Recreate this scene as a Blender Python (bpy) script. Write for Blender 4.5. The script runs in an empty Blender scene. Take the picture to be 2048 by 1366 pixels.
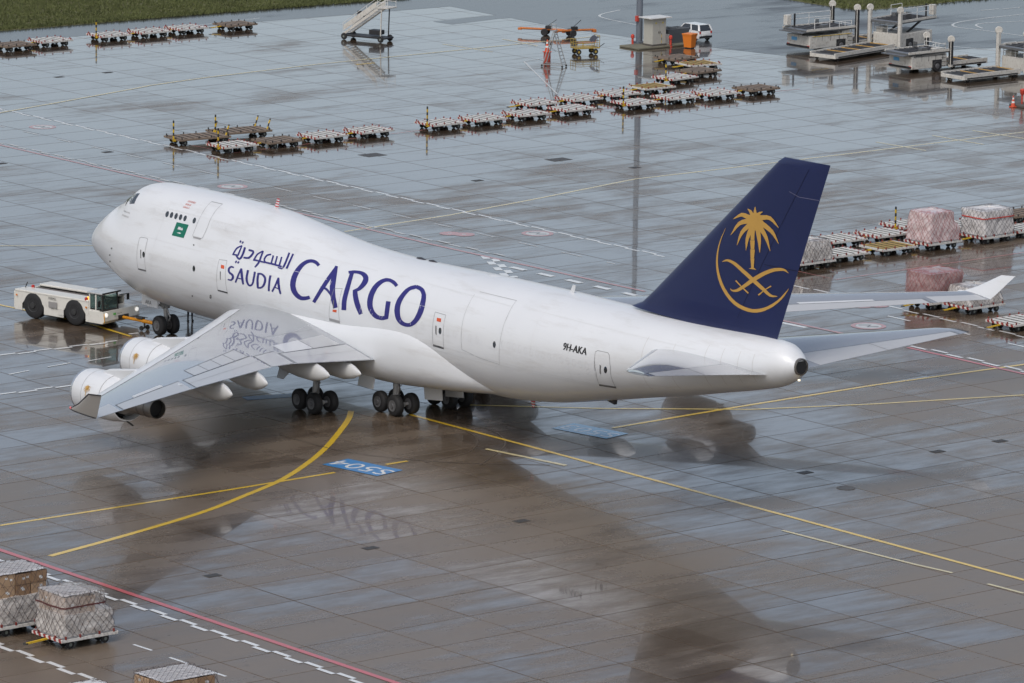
import bpy, bmesh, math, random
from mathutils import Vector, Matrix, Euler
random.seed(7)
SC = bpy.context.scene
COL = SC.collection
# ---------------------------------------------------------------- camera
CAM_F = 10136.0                      # focal length in pixels of the 2048 px wide photograph
CAM_P = Vector((267.44, -170.71, 60.165))
CAM_YAW, CAM_PITCH, CAM_ROLL = math.radians(-52.70), math.radians(11.004), math.radians(0.870)
def cam_axes():
    cy, sy, cp, sp = math.cos(CAM_YAW), math.sin(CAM_YAW), math.cos(CAM_PITCH), math.sin(CAM_PITCH)
    f = Vector((sy * cp, cy * cp, -sp)); r = Vector((cy, -sy, 0)); u = r.cross(f)
    c, s = math.cos(CAM_ROLL), math.sin(CAM_ROLL)
    return r * c + u * s, u * c - r * s, f
CR, CU, CF = cam_axes()
cam = bpy.data.cameras.new('camera'); cam_ob = bpy.data.objects.new('camera', cam); COL.objects.link(cam_ob)
cam.sensor_width = 36.0; cam.lens = CAM_F / 2048 * 36; cam.clip_start = 1; cam.clip_end = 9000
cam_ob.matrix_world = Matrix(((CR.x, CU.x, -CF.x, CAM_P.x), (CR.y, CU.y, -CF.y, CAM_P.y), (CR.z, CU.z, -CF.z, CAM_P.z), (0, 0, 0, 1)))
SC.camera = cam_ob
# ---------------------------------------------------------------- sky, sun, exposure (overcast)
SUN_EL, SUN_AZ = math.radians(52), math.radians(150)      # azimuth clockwise from +y
W = bpy.data.worlds.new('World'); SC.world = W; W.use_nodes = True
nt = W.node_tree; bg = nt.nodes['Background']
sky = nt.nodes.new('ShaderNodeTexSky'); sky.sky_type = 'NISHITA'; sky.sun_disc = False
sky.sun_elevation = SUN_EL; sky.sun_rotation = SUN_AZ; sky.air_density = 1.0; sky.dust_density = 3.0; sky.ozone_density = 1.0
bw = nt.nodes.new('ShaderNodeRGBToBW'); mx = nt.nodes.new('ShaderNodeMixRGB'); mx.inputs[0].default_value = 0.40
nt.links.new(sky.outputs[0], bw.inputs[0]); nt.links.new(sky.outputs[0], mx.inputs[1]); nt.links.new(bw.outputs[0], mx.inputs[2])
nt.links.new(mx.outputs[0], bg.inputs[0]); bg.inputs[1].default_value = 0.15
sun = bpy.data.lights.new('sun', 'SUN'); sun.energy = 0.9; sun.angle = math.radians(25); sun.color = (1.0, 0.975, 0.94)
sun_ob = bpy.data.objects.new('sun', sun); COL.objects.link(sun_ob)
sd = Vector((math.sin(SUN_AZ) * math.cos(SUN_EL), math.cos(SUN_AZ) * math.cos(SUN_EL), math.sin(SUN_EL)))
sun_ob.rotation_euler = sd.to_track_quat('Z', 'Y').to_euler(); sun_ob.location = sd * 200
SC.view_settings.view_transform = 'Standard'; SC.view_settings.look = 'None'
SC.view_settings.gamma = 1.0; SC.view_settings.exposure = 0.14; SC.view_settings.use_curve_mapping = False

# ---------------------------------------------------------------- helpers
def ray(px, py): return CF + CR * ((px - 1024) / CAM_F) + CU * ((683 - py) / CAM_F)
def G(px, py, z=0.0):
    d = ray(px, py); t = (z - CAM_P.z) / d.z; p = CAM_P + d * t; return Vector((p.x, p.y, z))
def proj(p):
    d = Vector(p) - CAM_P; z = d.dot(CF); return 1024 + CAM_F * d.dot(CR) / z, 683 - CAM_F * d.dot(CU) / z, z

MATS = {}
def mat(name, rgb, rough=0.5, metal=0.0, coat=0.0, coat_rough=0.05, var=0.12, scale=2.0, bump=0.0, bscale=20.0, spec=0.5, dirt=0.0, dirt_rgb=(0.08, 0.06, 0.045), emit=None, alpha_glass=False, stretch=None):
    if name in MATS: return MATS[name]
    m = bpy.data.materials.new(name); m.use_nodes = True; n = m.node_tree.nodes; l = m.node_tree.links
    b = n['Principled BSDF']; b.inputs['Roughness'].default_value = rough; b.inputs['Metallic'].default_value = metal
    b.inputs['Coat Weight'].default_value = coat; b.inputs['Coat Roughness'].default_value = coat_rough
    b.inputs['Specular IOR Level'].default_value = spec
    tc = n.new('ShaderNodeTexCoord'); no = n.new('ShaderNodeTexNoise'); no.inputs['Scale'].default_value = scale; no.inputs['Detail'].default_value = 6
    l.new(tc.outputs['Object'], no.inputs['Vector'])
    cr = n.new('ShaderNodeMixRGB'); cr.inputs[1].default_value = (*[c * (1 - var) for c in rgb], 1); cr.inputs[2].default_value = (*[min(1, c * (1 + var)) for c in rgb], 1)
    l.new(no.outputs['Fac'], cr.inputs[0]); out = cr
    if dirt > 0:
        n2 = n.new('ShaderNodeTexNoise'); n2.inputs['Scale'].default_value = scale * 2.7; n2.inputs['Detail'].default_value = 8; n2.inputs['Roughness'].default_value = 0.7
        if stretch:
            mpn = n.new('ShaderNodeMapping'); mpn.inputs['Scale'].default_value = stretch; l.new(tc.outputs['Object'], mpn.inputs['Vector']); l.new(mpn.outputs[0], n2.inputs['Vector'])
        else: l.new(tc.outputs['Object'], n2.inputs['Vector'])
        rp = n.new('ShaderNodeMapRange'); rp.inputs[1].default_value = 0.52; rp.inputs[2].default_value = 0.72; rp.inputs[4].default_value = dirt
        l.new(n2.outputs['Fac'], rp.inputs[0])
        d = n.new('ShaderNodeMixRGB'); d.inputs[2].default_value = (*dirt_rgb, 1); l.new(rp.outputs[0], d.inputs[0]); l.new(cr.outputs[0], d.inputs[1]); out = d
    l.new(out.outputs[0], b.inputs['Base Color'])
    if bump > 0:
        nb = n.new('ShaderNodeTexNoise'); nb.inputs['Scale'].default_value = bscale; l.new(tc.outputs['Object'], nb.inputs['Vector'])
        bm = n.new('ShaderNodeBump'); bm.inputs['Strength'].default_value = bump; bm.inputs['Distance'].default_value = 0.05
        l.new(nb.outputs['Fac'], bm.inputs['Height']); l.new(bm.outputs[0], b.inputs['Normal'])
    if emit:
        b.inputs['Emission Color'].default_value = (*emit[0], 1); b.inputs['Emission Strength'].default_value = emit[1]
    if alpha_glass:
        b.inputs['Transmission Weight'].default_value = 0.85; b.inputs['IOR'].default_value = 1.1
    MATS[name] = m; return m
def stripe_mat(name, c1, c2, period, axis=(1, 0, 0.6), rough=0.5):
    if name in MATS: return MATS[name]
    m = bpy.data.materials.new(name); m.use_nodes = True; n = m.node_tree.nodes; l = m.node_tree.links
    b = n['Principled BSDF']; b.inputs['Roughness'].default_value = rough
    tc = n.new('ShaderNodeTexCoord'); dp = n.new('ShaderNodeVectorMath'); dp.operation = 'DOT_PRODUCT'; dp.inputs[1].default_value = axis
    l.new(tc.outputs['Object'], dp.inputs[0])
    mu = n.new('ShaderNodeMath'); mu.operation = 'DIVIDE'; mu.inputs[1].default_value = period; l.new(dp.outputs['Value'], mu.inputs[0])
    fr = n.new('ShaderNodeMath'); fr.operation = 'FRACT'; l.new(mu.outputs[0], fr.inputs[0])
    gt = n.new('ShaderNodeMath'); gt.operation = 'GREATER_THAN'; gt.inputs[1].default_value = 0.5; l.new(fr.outputs[0], gt.inputs[0])
    mixc = n.new('ShaderNodeMixRGB'); mixc.inputs[1].default_value = (*c1, 1); mixc.inputs[2].default_value = (*c2, 1); l.new(gt.outputs[0], mixc.inputs[0])
    no = n.new('ShaderNodeTexNoise'); no.inputs['Scale'].default_value = 5; no.inputs['Detail'].default_value = 8; l.new(tc.outputs['Object'], no.inputs['Vector'])
    rp = n.new('ShaderNodeMapRange'); rp.inputs[1].default_value = 0.5; rp.inputs[2].default_value = 0.75; rp.inputs[4].default_value = 0.6; l.new(no.outputs['Fac'], rp.inputs[0])
    d = n.new('ShaderNodeMixRGB'); d.inputs[2].default_value = (0.12, 0.09, 0.07, 1); l.new(rp.outputs[0], d.inputs[0]); l.new(mixc.outputs[0], d.inputs[1])
    l.new(d.outputs[0], b.inputs['Base Color']); MATS[name] = m; return m

class MB:
    def __init__(s): s.v = []; s.f = []
    def add(s, vs, fs):
        o = len(s.v); s.v += [tuple(p) for p in vs]; s.f += [tuple(i + o for i in f) for f in fs]; return s
    def box(s, c, size, rot=None):
        hx, hy, hz = size[0] / 2, size[1] / 2, size[2] / 2; c = Vector(c)
        vs = [Vector((x, y, z)) for x in (-hx, hx) for y in (-hy, hy) for z in (-hz, hz)]
        if rot is not None: vs = [rot @ p for p in vs]
        return s.add([p + c for p in vs], [(0, 1, 3, 2), (4, 6, 7, 5), (0, 4, 5, 1), (2, 3, 7, 6), (0, 2, 6, 4), (1, 5, 7, 3)])
    def bar(s, a, b, w, h=None):
        a = Vector(a); b = Vector(b); d = b - a; L = d.length
        q = d.to_track_quat('X', 'Z').to_matrix(); return s.box((a + b) / 2, (L, w, h or w), q)
    def cyl(s, a, b, r0, r1=None, n=12, caps=True):
        a = Vector(a); b = Vector(b); r1 = r0 if r1 is None else r1; q = (b - a).to_track_quat('Z', 'Y').to_matrix(); vs = []
        for p, r in ((a, r0), (b, r1)):
            for i in range(n):
                t = 2 * math.pi * i / n; vs.append(p + q @ Vector((r * math.cos(t), r * math.sin(t), 0)))
        fs = [(i, (i + 1) % n, n + (i + 1) % n, n + i) for i in range(n)]
        if caps: fs += [tuple(reversed(range(n))), tuple(range(n, 2 * n))]
        return s.add(vs, fs)
    def loft(s, rings, cap0=True, cap1=True):
        n = len(rings[0]); vs = [p for r in rings for p in r]; fs = []
        for k in range(len(rings) - 1):
            for i in range(n): fs.append((k * n + i, k * n + (i + 1) % n, (k + 1) * n + (i + 1) % n, (k + 1) * n + i))
        if cap0: fs.append(tuple(reversed(range(n))))
        if cap1: fs.append(tuple(range((len(rings) - 1) * n, len(rings) * n)))
        return s.add(vs, fs)
    def lathe(s, prof, o, axis, n=20):
        o = Vector(o); q = Vector(axis).to_track_quat('Z', 'Y').to_matrix(); rings = []
        for r, h in prof: rings.append([o + q @ Vector((r * math.cos(2 * math.pi * i / n), r * math.sin(2 * math.pi * i / n), h)) for i in range(n)])
        return s.loft(rings, True, True)
    def poly(s, pts): return s.add(pts, [tuple(range(len(pts)))])
    def prism(s, pts, d):
        d = Vector(d); n = len(pts); a = [Vector(p) for p in pts]; return s.loft([a, [p + d for p in a]])
    def grid(s, fn, nu, nv):
        vs = [fn(i / nu, j / nv) for j in range(nv + 1) for i in range(nu + 1)]
        return s.add(vs, [(j * (nu + 1) + i, j * (nu + 1) + i + 1, (j + 1) * (nu + 1) + i + 1, (j + 1) * (nu + 1) + i) for j in range(nv) for i in range(nu)])
    def mesh(s, name):
        me = bpy.data.meshes.new(name); me.from_pydata(s.v, [], s.f); me.update(); return me
    def build(s, name, m, parent=None, smooth=False, bevel=0.0, label=None):
        me = s.mesh(name)
        if m is not None: me.materials.append(m)
        bm = bmesh.new(); bm.from_mesh(me); bmesh.ops.recalc_face_normals(bm, faces=bm.faces); bm.to_mesh(me); bm.free()
        if smooth:
            me.polygons.foreach_set('use_smooth', [True] * len(me.polygons))
            try: me.set_sharp_from_angle(angle=math.radians(40))
            except Exception: pass
        o = bpy.data.objects.new(name, me); COL.objects.link(o)
        if parent: o.parent = parent
        if bevel > 0:
            b = o.modifiers.new('bevel', 'BEVEL'); b.width = bevel; b.segments = 2; b.limit_method = 'ANGLE'
        if label: o['label'] = label
        return o
def tag(o, label, cat=None, group=None, kind=None):
    if label: o['label'] = label
    if cat: o['category'] = cat
    if group: o['group'] = group
    if kind: o['kind'] = kind
    return o
def empty(name, loc=(0, 0, 0), rz=0.0, label=None, cat=None, group=None):
    o = bpy.data.objects.new(name, None); COL.objects.link(o); o.location = loc; o.rotation_euler = (0, 0, rz); o.empty_display_size = 0.3
    return tag(o, label, cat, group)
def copy_tree(o, parent=None):
    c = o.copy(); COL.objects.link(c)
    if parent: c.parent = parent
    for ch in [x for x in o.children]:
        if ch.name.startswith('__'): continue
        d = copy_tree(ch, c)
    return c
# ---------------------------------------------------------------- the setting: terrain, apron slabs, asphalt, grass
TH = math.radians(2.4); UX = Vector((math.cos(TH), math.sin(TH), 0)); VX = Vector((-math.sin(TH), math.cos(TH), 0))
ORG = Vector((82.58, -6.88, 0)); SU, SV = 3.75, 5.0
def UV(a, b, z=0.0): p = ORG + UX * (a * SU) + VX * (b * SV); return Vector((p.x, p.y, z))
def wet_mat(name, dry, wetc, r_dry, r_wet, slabs=True, lo=0.40, hi=0.60, coat=0.95):
    m = bpy.data.materials.new(name); m.use_nodes = True; n = m.node_tree.nodes; l = m.node_tree.links; b = n['Principled BSDF']
    ge = n.new('ShaderNodeNewGeometry'); mp = n.new('ShaderNodeMapping'); mp.vector_type = 'POINT'
    mp.inputs['Rotation'].default_value = (0, 0, -TH); l.new(ge.outputs['Position'], mp.inputs['Vector'])
    o2 = Matrix.Rotation(-TH, 3, 'Z') @ ORG
    sub = n.new('ShaderNodeVectorMath'); sub.operation = 'SUBTRACT'; sub.inputs[1].default_value = o2; l.new(mp.outputs[0], sub.inputs[0])
    dv = n.new('ShaderNodeVectorMath'); dv.operation = 'DIVIDE'; dv.inputs[1].default_value = (SU, SV, 50); l.new(sub.outputs[0], dv.inputs[0])
    fl = n.new('ShaderNodeVectorMath'); fl.operation = 'FLOOR'; l.new(dv.outputs[0], fl.inputs[0])
    wn = n.new('ShaderNodeTexWhiteNoise'); wn.noise_dimensions = '2D'; l.new(fl.outputs[0], wn.inputs['Vector'])
    def noise(scale, detail, sx=1.0, sy=1.0, rough=0.55):
        mm = n.new('ShaderNodeMapping'); mm.inputs['Scale'].default_value = (scale * sx, scale * sy, scale); l.new(sub.outputs[0], mm.inputs['Vector'])
        t = n.new('ShaderNodeTexNoise'); t.inputs['Scale'].default_value = 1.0; t.inputs['Detail'].default_value = detail; t.inputs['Roughness'].default_value = rough; l.new(mm.outputs[0], t.inputs['Vector']); return t.outputs['Fac']
    def math_(op, a, bb):
        t = n.new('ShaderNodeMath'); t.operation = op
        for i, x in enumerate((a, bb)):
            if isinstance(x, (int, float)): t.inputs[i].default_value = x
            else: l.new(x, t.inputs[i])
        return t.outputs[0]
    big = noise(0.035, 4); med = noise(0.16, 6, 1.0, 0.45, 0.65); fine = noise(2.6, 8, 1, 1, 0.7)
    s = math_('ADD', math_('MULTIPLY', big, 0.55), math_('MULTIPLY', med, 0.45))
    if slabs: s = math_('ADD', s, math_('MULTIPLY', math_('SUBTRACT', wn.outputs['Value'], 0.5), 0.08))
    s = math_('ADD', s, math_('MULTIPLY', math_('SUBTRACT', noise(0.55, 5, 1.0, 0.16, 0.6), 0.5), 0.34))
    sep = n.new('ShaderNodeSeparateXYZ'); l.new(sub.outputs[0], sep.inputs[0]); s = math_('ADD', s, math_('MULTIPLY', math_('ADD', sep.outputs[0], 45.0), -0.0011))     # wetness falls off evenly towards the near side
    pm = n.new('ShaderNodeMapRange'); pm.interpolation_type = 'SMOOTHSTEP'; pm.inputs[1].default_value = 0.44; pm.inputs[2].default_value = 0.60
    l.new(math_('ADD', math_('MULTIPLY', s, 0.72), math_('MULTIPLY', noise(0.8, 9, 1.5, 0.35, 0.7), 0.28)), pm.inputs[0]); puddle = pm.outputs[0]
    mr = n.new('ShaderNodeMapRange'); mr.interpolation_type = 'SMOOTHSTEP'; mr.inputs[1].default_value = lo; mr.inputs[2].default_value = hi; l.new(s, mr.inputs[0]); wet = mr.outputs[0]
    mc = n.new('ShaderNodeMixRGB'); mc.inputs[1].default_value = (*dry, 1); mc.inputs[2].default_value = (*wetc, 1); l.new(wet, mc.inputs[0])
    k = math_('ADD', 0.74, math_('MULTIPLY', fine, 0.52))
    st = n.new('ShaderNodeMapRange'); st.interpolation_type = 'SMOOTHSTEP'; st.inputs[1].default_value = 0.60; st.inputs[2].default_value = 0.72; st.inputs[3].default_value = 1.0; st.inputs[4].default_value = 0.62; l.new(noise(0.42, 9, 1, 1, 0.72), st.inputs[0]); k = math_('MULTIPLY', k, st.outputs[0])
    s2 = n.new('ShaderNodeMapRange'); s2.interpolation_type = 'SMOOTHSTEP'; s2.inputs[1].default_value = 0.58; s2.inputs[2].default_value = 0.80; s2.inputs[3].default_value = 1.0; s2.inputs[4].default_value = 1.35; l.new(noise(0.9, 8, 1.6, 0.3, 0.7), s2.inputs[0]); k = math_('MULTIPLY', k, s2.outputs[0])
    if slabs: k = math_('MULTIPLY', k, math_('ADD', 0.94, math_('MULTIPLY', wn.outputs['Value'], 0.12)))
    vm = n.new('ShaderNodeVectorMath'); vm.operation = 'SCALE'; l.new(mc.outputs[0], vm.inputs[0]); l.new(k, vm.inputs['Scale']); l.new(vm.outputs[0], b.inputs['Base Color'])
    mr2 = n.new('ShaderNodeMapRange'); mr2.inputs[3].default_value = r_dry; mr2.inputs[4].default_value = r_wet; l.new(wet, mr2.inputs[0])
    l.new(math_('ADD', mr2.outputs[0], math_('MULTIPLY', math_('SUBTRACT', fine, 0.5), 0.10)), b.inputs['Roughness'])
    b.inputs['IOR'].default_value = 1.36
    l.new(math_('ADD', math_('MULTIPLY', puddle, coat), coat * 0.06), b.inputs['Coat Weight']); b.inputs['Coat Roughness'].default_value = 0.032; b.inputs['Coat IOR'].default_value = 1.4
    h = math_('ADD', math_('MULTIPLY', noise(1.1, 5, 1.9, 0.45, 0.6), 0.85), math_('MULTIPLY', noise(8.0, 3, 1.5, .6), 0.15))
    bp = n.new('ShaderNodeBump'); bp.inputs['Strength'].default_value = 0.2; bp.inputs['Distance'].default_value = 0.03; l.new(h, bp.inputs['Height']); l.new(bp.outputs[0], b.inputs['Normal'])
    MATS[name] = m; return m
CONC = wet_mat('wet_concrete', (0.158, 0.122, 0.090), (0.072, 0.050, 0.033), 0.32, 0.17, lo=0.36, hi=0.60)
ASPH = wet_mat('wet_asphalt', (0.055, 0.055, 0.058), (0.030, 0.031, 0.034), 0.50, 0.24, slabs=False, lo=0.42, hi=0.66, coat=0.35)
FILL = mat('joint_filler', (0.022, 0.016, 0.013), 0.9, spec=0.1)
GRASS = mat('grass_soil', (0.095, 0.095, 0.034), 0.9, var=0.45, scale=0.35, dirt=0.55, dirt_rgb=(0.10, 0.065, 0.03))
BLADE = mat('grass_blades', (0.092, 0.105, 0.032), 0.8, var=0.5, scale=0.25)

ter = MB().add([(-3000, -3000, -0.25), (3000, -3000, -0.25), (3000, 3000, -0.25), (-3000, 3000, -0.25)], [(0, 1, 2, 3)]).build('terrain', GRASS)
tag(ter, 'wide flat grassland around the apron', 'terrain', kind='structure')
AX0, AX1, AY0, AY1 = -117.0, 135.0, -112.0, 205.0
apron = MB().add([(AX0, AY0, -0.03), (AX1, AY0, -0.03), (AX1, AY1, -0.03), (AX0, AY1, -0.03)], [(0, 1, 2, 3)]).build('apron', FILL)
tag(apron, 'wet concrete slab apron of the cargo stand', 'apron', kind='structure')
# slab shape: a bevelled block, top at z = 0
def slab_mb(mb, o, du, dv, gap=0.024, bev=0.010, dz=0.0, tx=0.0, ty=0.0):
    def ring(ins, z): return [q + Vector((0, 0, ((q - o).dot(UX) - du / 2) * tx + ((q - o).dot(VX) - dv / 2) * ty)) for q in ring0(ins, z)]
    def ring0(ins, z): return [o + UX * ins + VX * ins + Vector((0, 0, z)), o + UX * (du - ins) + VX * ins + Vector((0, 0, z)), o + UX * (du - ins) + VX * (dv - ins) + Vector((0, 0, z)), o + UX * ins + VX * (dv - ins) + Vector((0, 0, z))]
    mb.loft([ring(gap, -0.028), ring(gap, -bev + dz), ring(gap + bev, dz)], False, True)
cells = []
for a in range(-62, 20):
    for b in range(-27, 47):
        c = UV(a + 0.5, b + 0.5)
        if not (AX0 - 1 < c.x < AX1 + 2 and AY0 - 2 < c.y < AY1 + 2): continue
        px, py, dz = proj(c); vis = -60 < px < 2108 and -20 < py < 1420
        hidden = 300 < px < 1500 and 620 < py < 760        # mostly behind the aircraft
        cells.append(((dz if vis and not hidden else 1e6 + dz), a, b))
cells.sort()
sm = MB(); slab_mb(sm, Vector((0, 0, 0)), SU, SV); slab_me = sm.mesh('concrete_slab'); slab_me.materials.append(CONC)
rest = MB()
for i, (d, a, b) in enumerate(cells):
    dz = -0.002 - 0.002 * random.random(); tx, ty = random.uniform(-.0009, .0009), random.uniform(-.0007, .0007)
    if i < 300:
        o = bpy.data.objects.new('concrete_slab', slab_me); COL.objects.link(o); o.parent = apron; p = UV(a, b); o.location = (p.x, p.y, dz - .001); o.rotation_euler = (ty, -tx, 0)
    else: slab_mb(rest, UV(a, b), SU, SV, dz=dz, tx=tx, ty=ty)
ro = rest.build('concrete_slabs', CONC, apron); ro['kind'] = 'stuff'
# asphalt taxiway shoulder and service road
asph = MB().poly([(x, y, 0.004) for x, y in [(-121.5, -200), (-113.5, -200), (-113.5, 111.6), (-95, 111.2), (-84, 113.2), (-71, 116.6), (-67.5, 127), (-64, 141), (-50, 204), (-150, 330), (-420, 330), (-420, 90), (-150, 104)]]).build('asphalt_road', ASPH)
tag(asph, 'dark wet asphalt road and shoulder beside the grass', 'road', kind='structure')
strip = MB().poly([(*G(px, py).xy, 0.0045) for px, py in [(866, 43), (960, 33), (1052, 26), (1090, 33), (1000, 37), (905, 49)]]).build('asphalt_strip', ASPH, asph)
# grass areas
def grass_patch(name, poly, label, inside, n_tuft):
    mb = MB(); P3 = [Vector((x, y, 0.0)) for x, y in poly]; cx = sum((p for p in P3), Vector()) / len(P3)
    outer = [Vector((p.x, p.y, 0.006)) for p in P3]; inner = [Vector((p.x + (cx.x - p.x) * 0.01, p.y + (cx.y - p.y) * 0.01, 0.07)) for p in P3]
    mb.loft([outer, inner], False, True); o = mb.build(name, GRASS); tag(o, label, 'grass', kind='structure')
    t = MB(); k = 0
    while k < n_tuft:
        x, y = inside()
        px, py, dz = proj((x, y, 0))
        if not (-40 < px < 2090 and -60 < py < 120): continue
        k += 1
        for q in range(3):
            an = random.uniform(0, 6.28); h = random.uniform(0.10, 0.30); w = random.uniform(0.04, 0.09); ox, oy = random.uniform(-.15, .15), random.uniform(-.15, .15)
            lx, ly = random.uniform(-.1, .1), random.uniform(-.1, .1)
            t.add([(x + ox - w * math.cos(an), y + oy - w * math.sin(an), 0.05), (x + ox + w * math.cos(an), y + oy + w * math.sin(an), 0.05), (x + ox + lx, y + oy + ly, 0.05 + h)], [(0, 1, 2)])
    to = t.build('grass_tufts', BLADE, o); to['kind'] = 'stuff'
grass_patch('grass', [(-600, -400), (-120.3, -400), (-120.0, 70), (-120.6, 90), (-122.0, 103), (-123, 118), (-128, 125), (-600, 120)], 'uneven grass verge along the far edge of the apron',
            lambda: (random.uniform(-142, -120.4) if random.random() < .9 else random.uniform(-121.5, -120.2), random.uniform(55, 112)), 16000)
grass_patch('grass', [(-91.2, 150), (-92, 158), (-95, 175), (-110, 400), (-600, 400), (-600, 142.5), (-101, 142.6), (-93.2, 142.8), (-91, 145)], 'grass island in the bend of the asphalt road',
            lambda: (random.uniform(-112, -91.5), random.uniform(142.9, 166)), 7000)
# ---------------------------------------------------------------- painted markings
def paint(name, rgb, worn=0.35, rough=0.28):
    return mat('paint_' + name, rgb, rough, coat=0.45, coat_rough=0.08, var=0.10, scale=1.5, dirt=worn, dirt_rgb=(0.15, 0.135, 0.115))
PY = paint('yellow', (0.72, 0.47, 0.03), 0.25); PY2 = paint('mid_yellow', (0.68, 0.50, 0.12), 0.4); PPY = paint('pale_yellow', (0.60, 0.50, 0.25), 0.5); PW = paint('white', (0.72, 0.72, 0.70), 0.3); PFW = paint('faded_white', (0.50, 0.48, 0.45), 0.6)
PR = paint('red', (0.50, 0.06, 0.06), 0.35); PFR = paint('faded_red', (0.42, 0.16, 0.15), 0.55); PB = paint('blue', (0.015, 0.19, 0.46), 0.2); PFB = paint('faded_blue', (0.16, 0.42, 0.66), 0.35, 0.25); PBW = paint('bluish_white', (0.66, 0.76, 0.82), 0.2, 0.25); PD = paint('dark', (0.03, 0.03, 0.032), 0.2, 0.5)
PB.node_tree.nodes['Principled BSDF'].inputs['Coat Weight'].default_value = 0.05
LZ = [0.0]
def next_z(): LZ[0] = (LZ[0] + 0.0011) % 0.012; return 0.0045 + LZ[0]
def ribbon(mb, pts, w, z, off=0.0):
    n = len(pts); L = []; R_ = []
    for i in range(n):
        a = pts[max(i - 1, 0)]; b = pts[min(i + 1, n - 1)]; t = (b - a); t.z = 0; t.normalize(); nn = Vector((-t.y, t.x, 0))
        c = pts[i] + nn * off; L.append((c + nn * w / 2).xy); R_.append((c - nn * w / 2).xy)
    mb.add([(*p, z) for p in L] + [(*p, z) for p in R_], [(i, i + 1, n + i + 1, n + i) for i in range(n - 1)])
def smooth_px(pts, k=6):
    out = []
    for i in range(len(pts) - 1):
        p0 = pts[max(i - 1, 0)]; p1 = pts[i]; p2 = pts[i + 1]; p3 = pts[min(i + 2, len(pts) - 1)]
        for j in range(k):
            t = j / k; out.append(tuple(.5 * (2 * p1[q] + (-p0[q] + p2[q]) * t + (2 * p0[q] - 5 * p1[q] + 4 * p2[q] - p3[q]) * t * t + (-p0[q] + 3 * p1[q] - 3 * p2[q] + p3[q]) * t ** 3) for q in (0, 1)))
    return out + [pts[-1]]
def line(name, px, w, m, curve=False, off=0.0):
    if curve: px = smooth_px(px)
    mb = MB(); ribbon(mb, [G(*p) for p in px], w, next_z(), off); return mb.build(name, m, apron)
def dashes(name, a, b, on, gap, w, m, off=0.0, zip_=False):
    A = G(*a); B = G(*b); d = B - A; L = d.length; d.normalize(); nn = Vector((-d.y, d.x, 0)); z = next_z(); mb = MB(); t = 0; k = 0
    while t < L:
        e = min(t + on, L); o = off + ((w * 0.5 if k % 2 else -w * 0.5) if zip_ else 0)
        ribbon(mb, [A + d * t + nn * o, A + d * e + nn * o], w, z); t += on + gap; k += 1
    return mb.build(name, m, apron)
# yellow guide lines
line('yellow_guide_line', [(100, 1112), (250, 1071), (400, 1026), (490, 991), (560, 961), (610, 930), (650, 897), (680, 862), (697, 838), (702, 822)], 0.35, PY, True)
line('yellow_guide_line', [(0, 1051), (200, 1020), (450, 981), (670, 945)], 0.26, PY); line('yellow_guide_line', [(772, 929), (815, 922)], 0.24, PY)
line('yellow_guide_line', [(820, 829), (1060, 893), (1500, 1012), (2048, 1160), (2400, 1255)], 0.28, PY)
line('yellow_guide_line', [(1225, 856), (1450, 818), (1750, 770), (2048, 729), (2300, 695)], 0.27, PY)
line('pale_guide_line', [(935, 810), (1200, 817), (1500, 819), (1750, 808), (2048, 790), (2300, 772)], 0.22, PY2)
line('pale_guide_line', [(972, 898), (1132, 931)], 0.3, PPY); line('pale_guide_line', [(1565, 1061), (1700, 1096), (1830, 1129), (1905, 1146)], 0.22, PPY); line('pale_guide_line', [(1975, 1168), (2048, 1187)], 0.22, PPY)
line('pale_guide_line', [(-60, 236), (100, 208), (270, 177), (300, 171), (420, 154), (640, 128), (1000, 92), (1200, 72)], 0.28, PPY)
line('pale_guide_line', [(690, 463), (900, 430), (1060, 400), (1180, 376), (1270, 358), (1400, 343), (1700, 307), (2048, 264), (2300, 232)], 0.26, PPY)
for a, b in [((1752, 284), (1852, 301)), ((1865, 271), (1968, 289)), ((1945, 261), (2060, 279)), ((885, 88), (985, 104)), ((1005, 78), (1075, 92))]: line('pale_guide_line', [a, b], 0.24, PPY)
line('pale_guide_line', [(-80, 492), (186, 491)], 0.2, PPY); line('yellow_guide_line', [(-60, 598), (60, 622), (180, 648), (262, 673)], 0.26, PY)
line('yellow_guide_line', [(712, 129), (750, 126)], 0.3, PY)
# red stand boundary with staggered white blocks
line('red_boundary_line', [(-60, 1080), (0, 1100), (780, 1362), (1000, 1436)], 0.34, PR)
dashes('white_block_line', (-60, 1093), (980, 1446), 1.25, 0.0, 0.26, PW, -0.34, True)
dashes('white_block_line', (-60, 1268), (330, 1414), 1.3, 0.0, 0.28, PW, 0, True)
for a, b in [((267, 1289), (304, 1301)), ((339, 1315), (376, 1327)), ((413, 1340), (452, 1353)), ((487, 1367), (520, 1378))]: line('white_dash', [a, b], 0.16, PW)
line('red_boundary_line', [(-60, 277), (0, 290), (640, 436), (900, 497), (1290, 583)], 0.30, PFR); line('red_boundary_line', [(1560, 640), (1690, 668)], 0.30, PFR)
line('red_boundary_line', [(1815, 695), (2048, 748), (2300, 806)], 0.30, PR)
dashes('white_block_line', (-60, 274), (1000, 513), 1.3, 0.25, 0.25, PFW, 0.30, True); dashes('white_block_line', (1030, 533), (1280, 590), 1.5, 1.4, 0.5, PW, -0.35)
dashes('white_block_line', (1816, 693), (2300, 803), 1.4, 0.2, 0.28, PW, 0.35, True); line('white_dash', [(1563, 645), (1612, 655)], 0.4, PW)
dashes('white_block_line', (-40, 209), (1330, 513), 1.5, 0.0, 0.22, PW, 0, True); dashes('white_block_line', (1590, 571), (2300, 730), 1.5, 0.25, 0.22, PW, 0, True)
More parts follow.
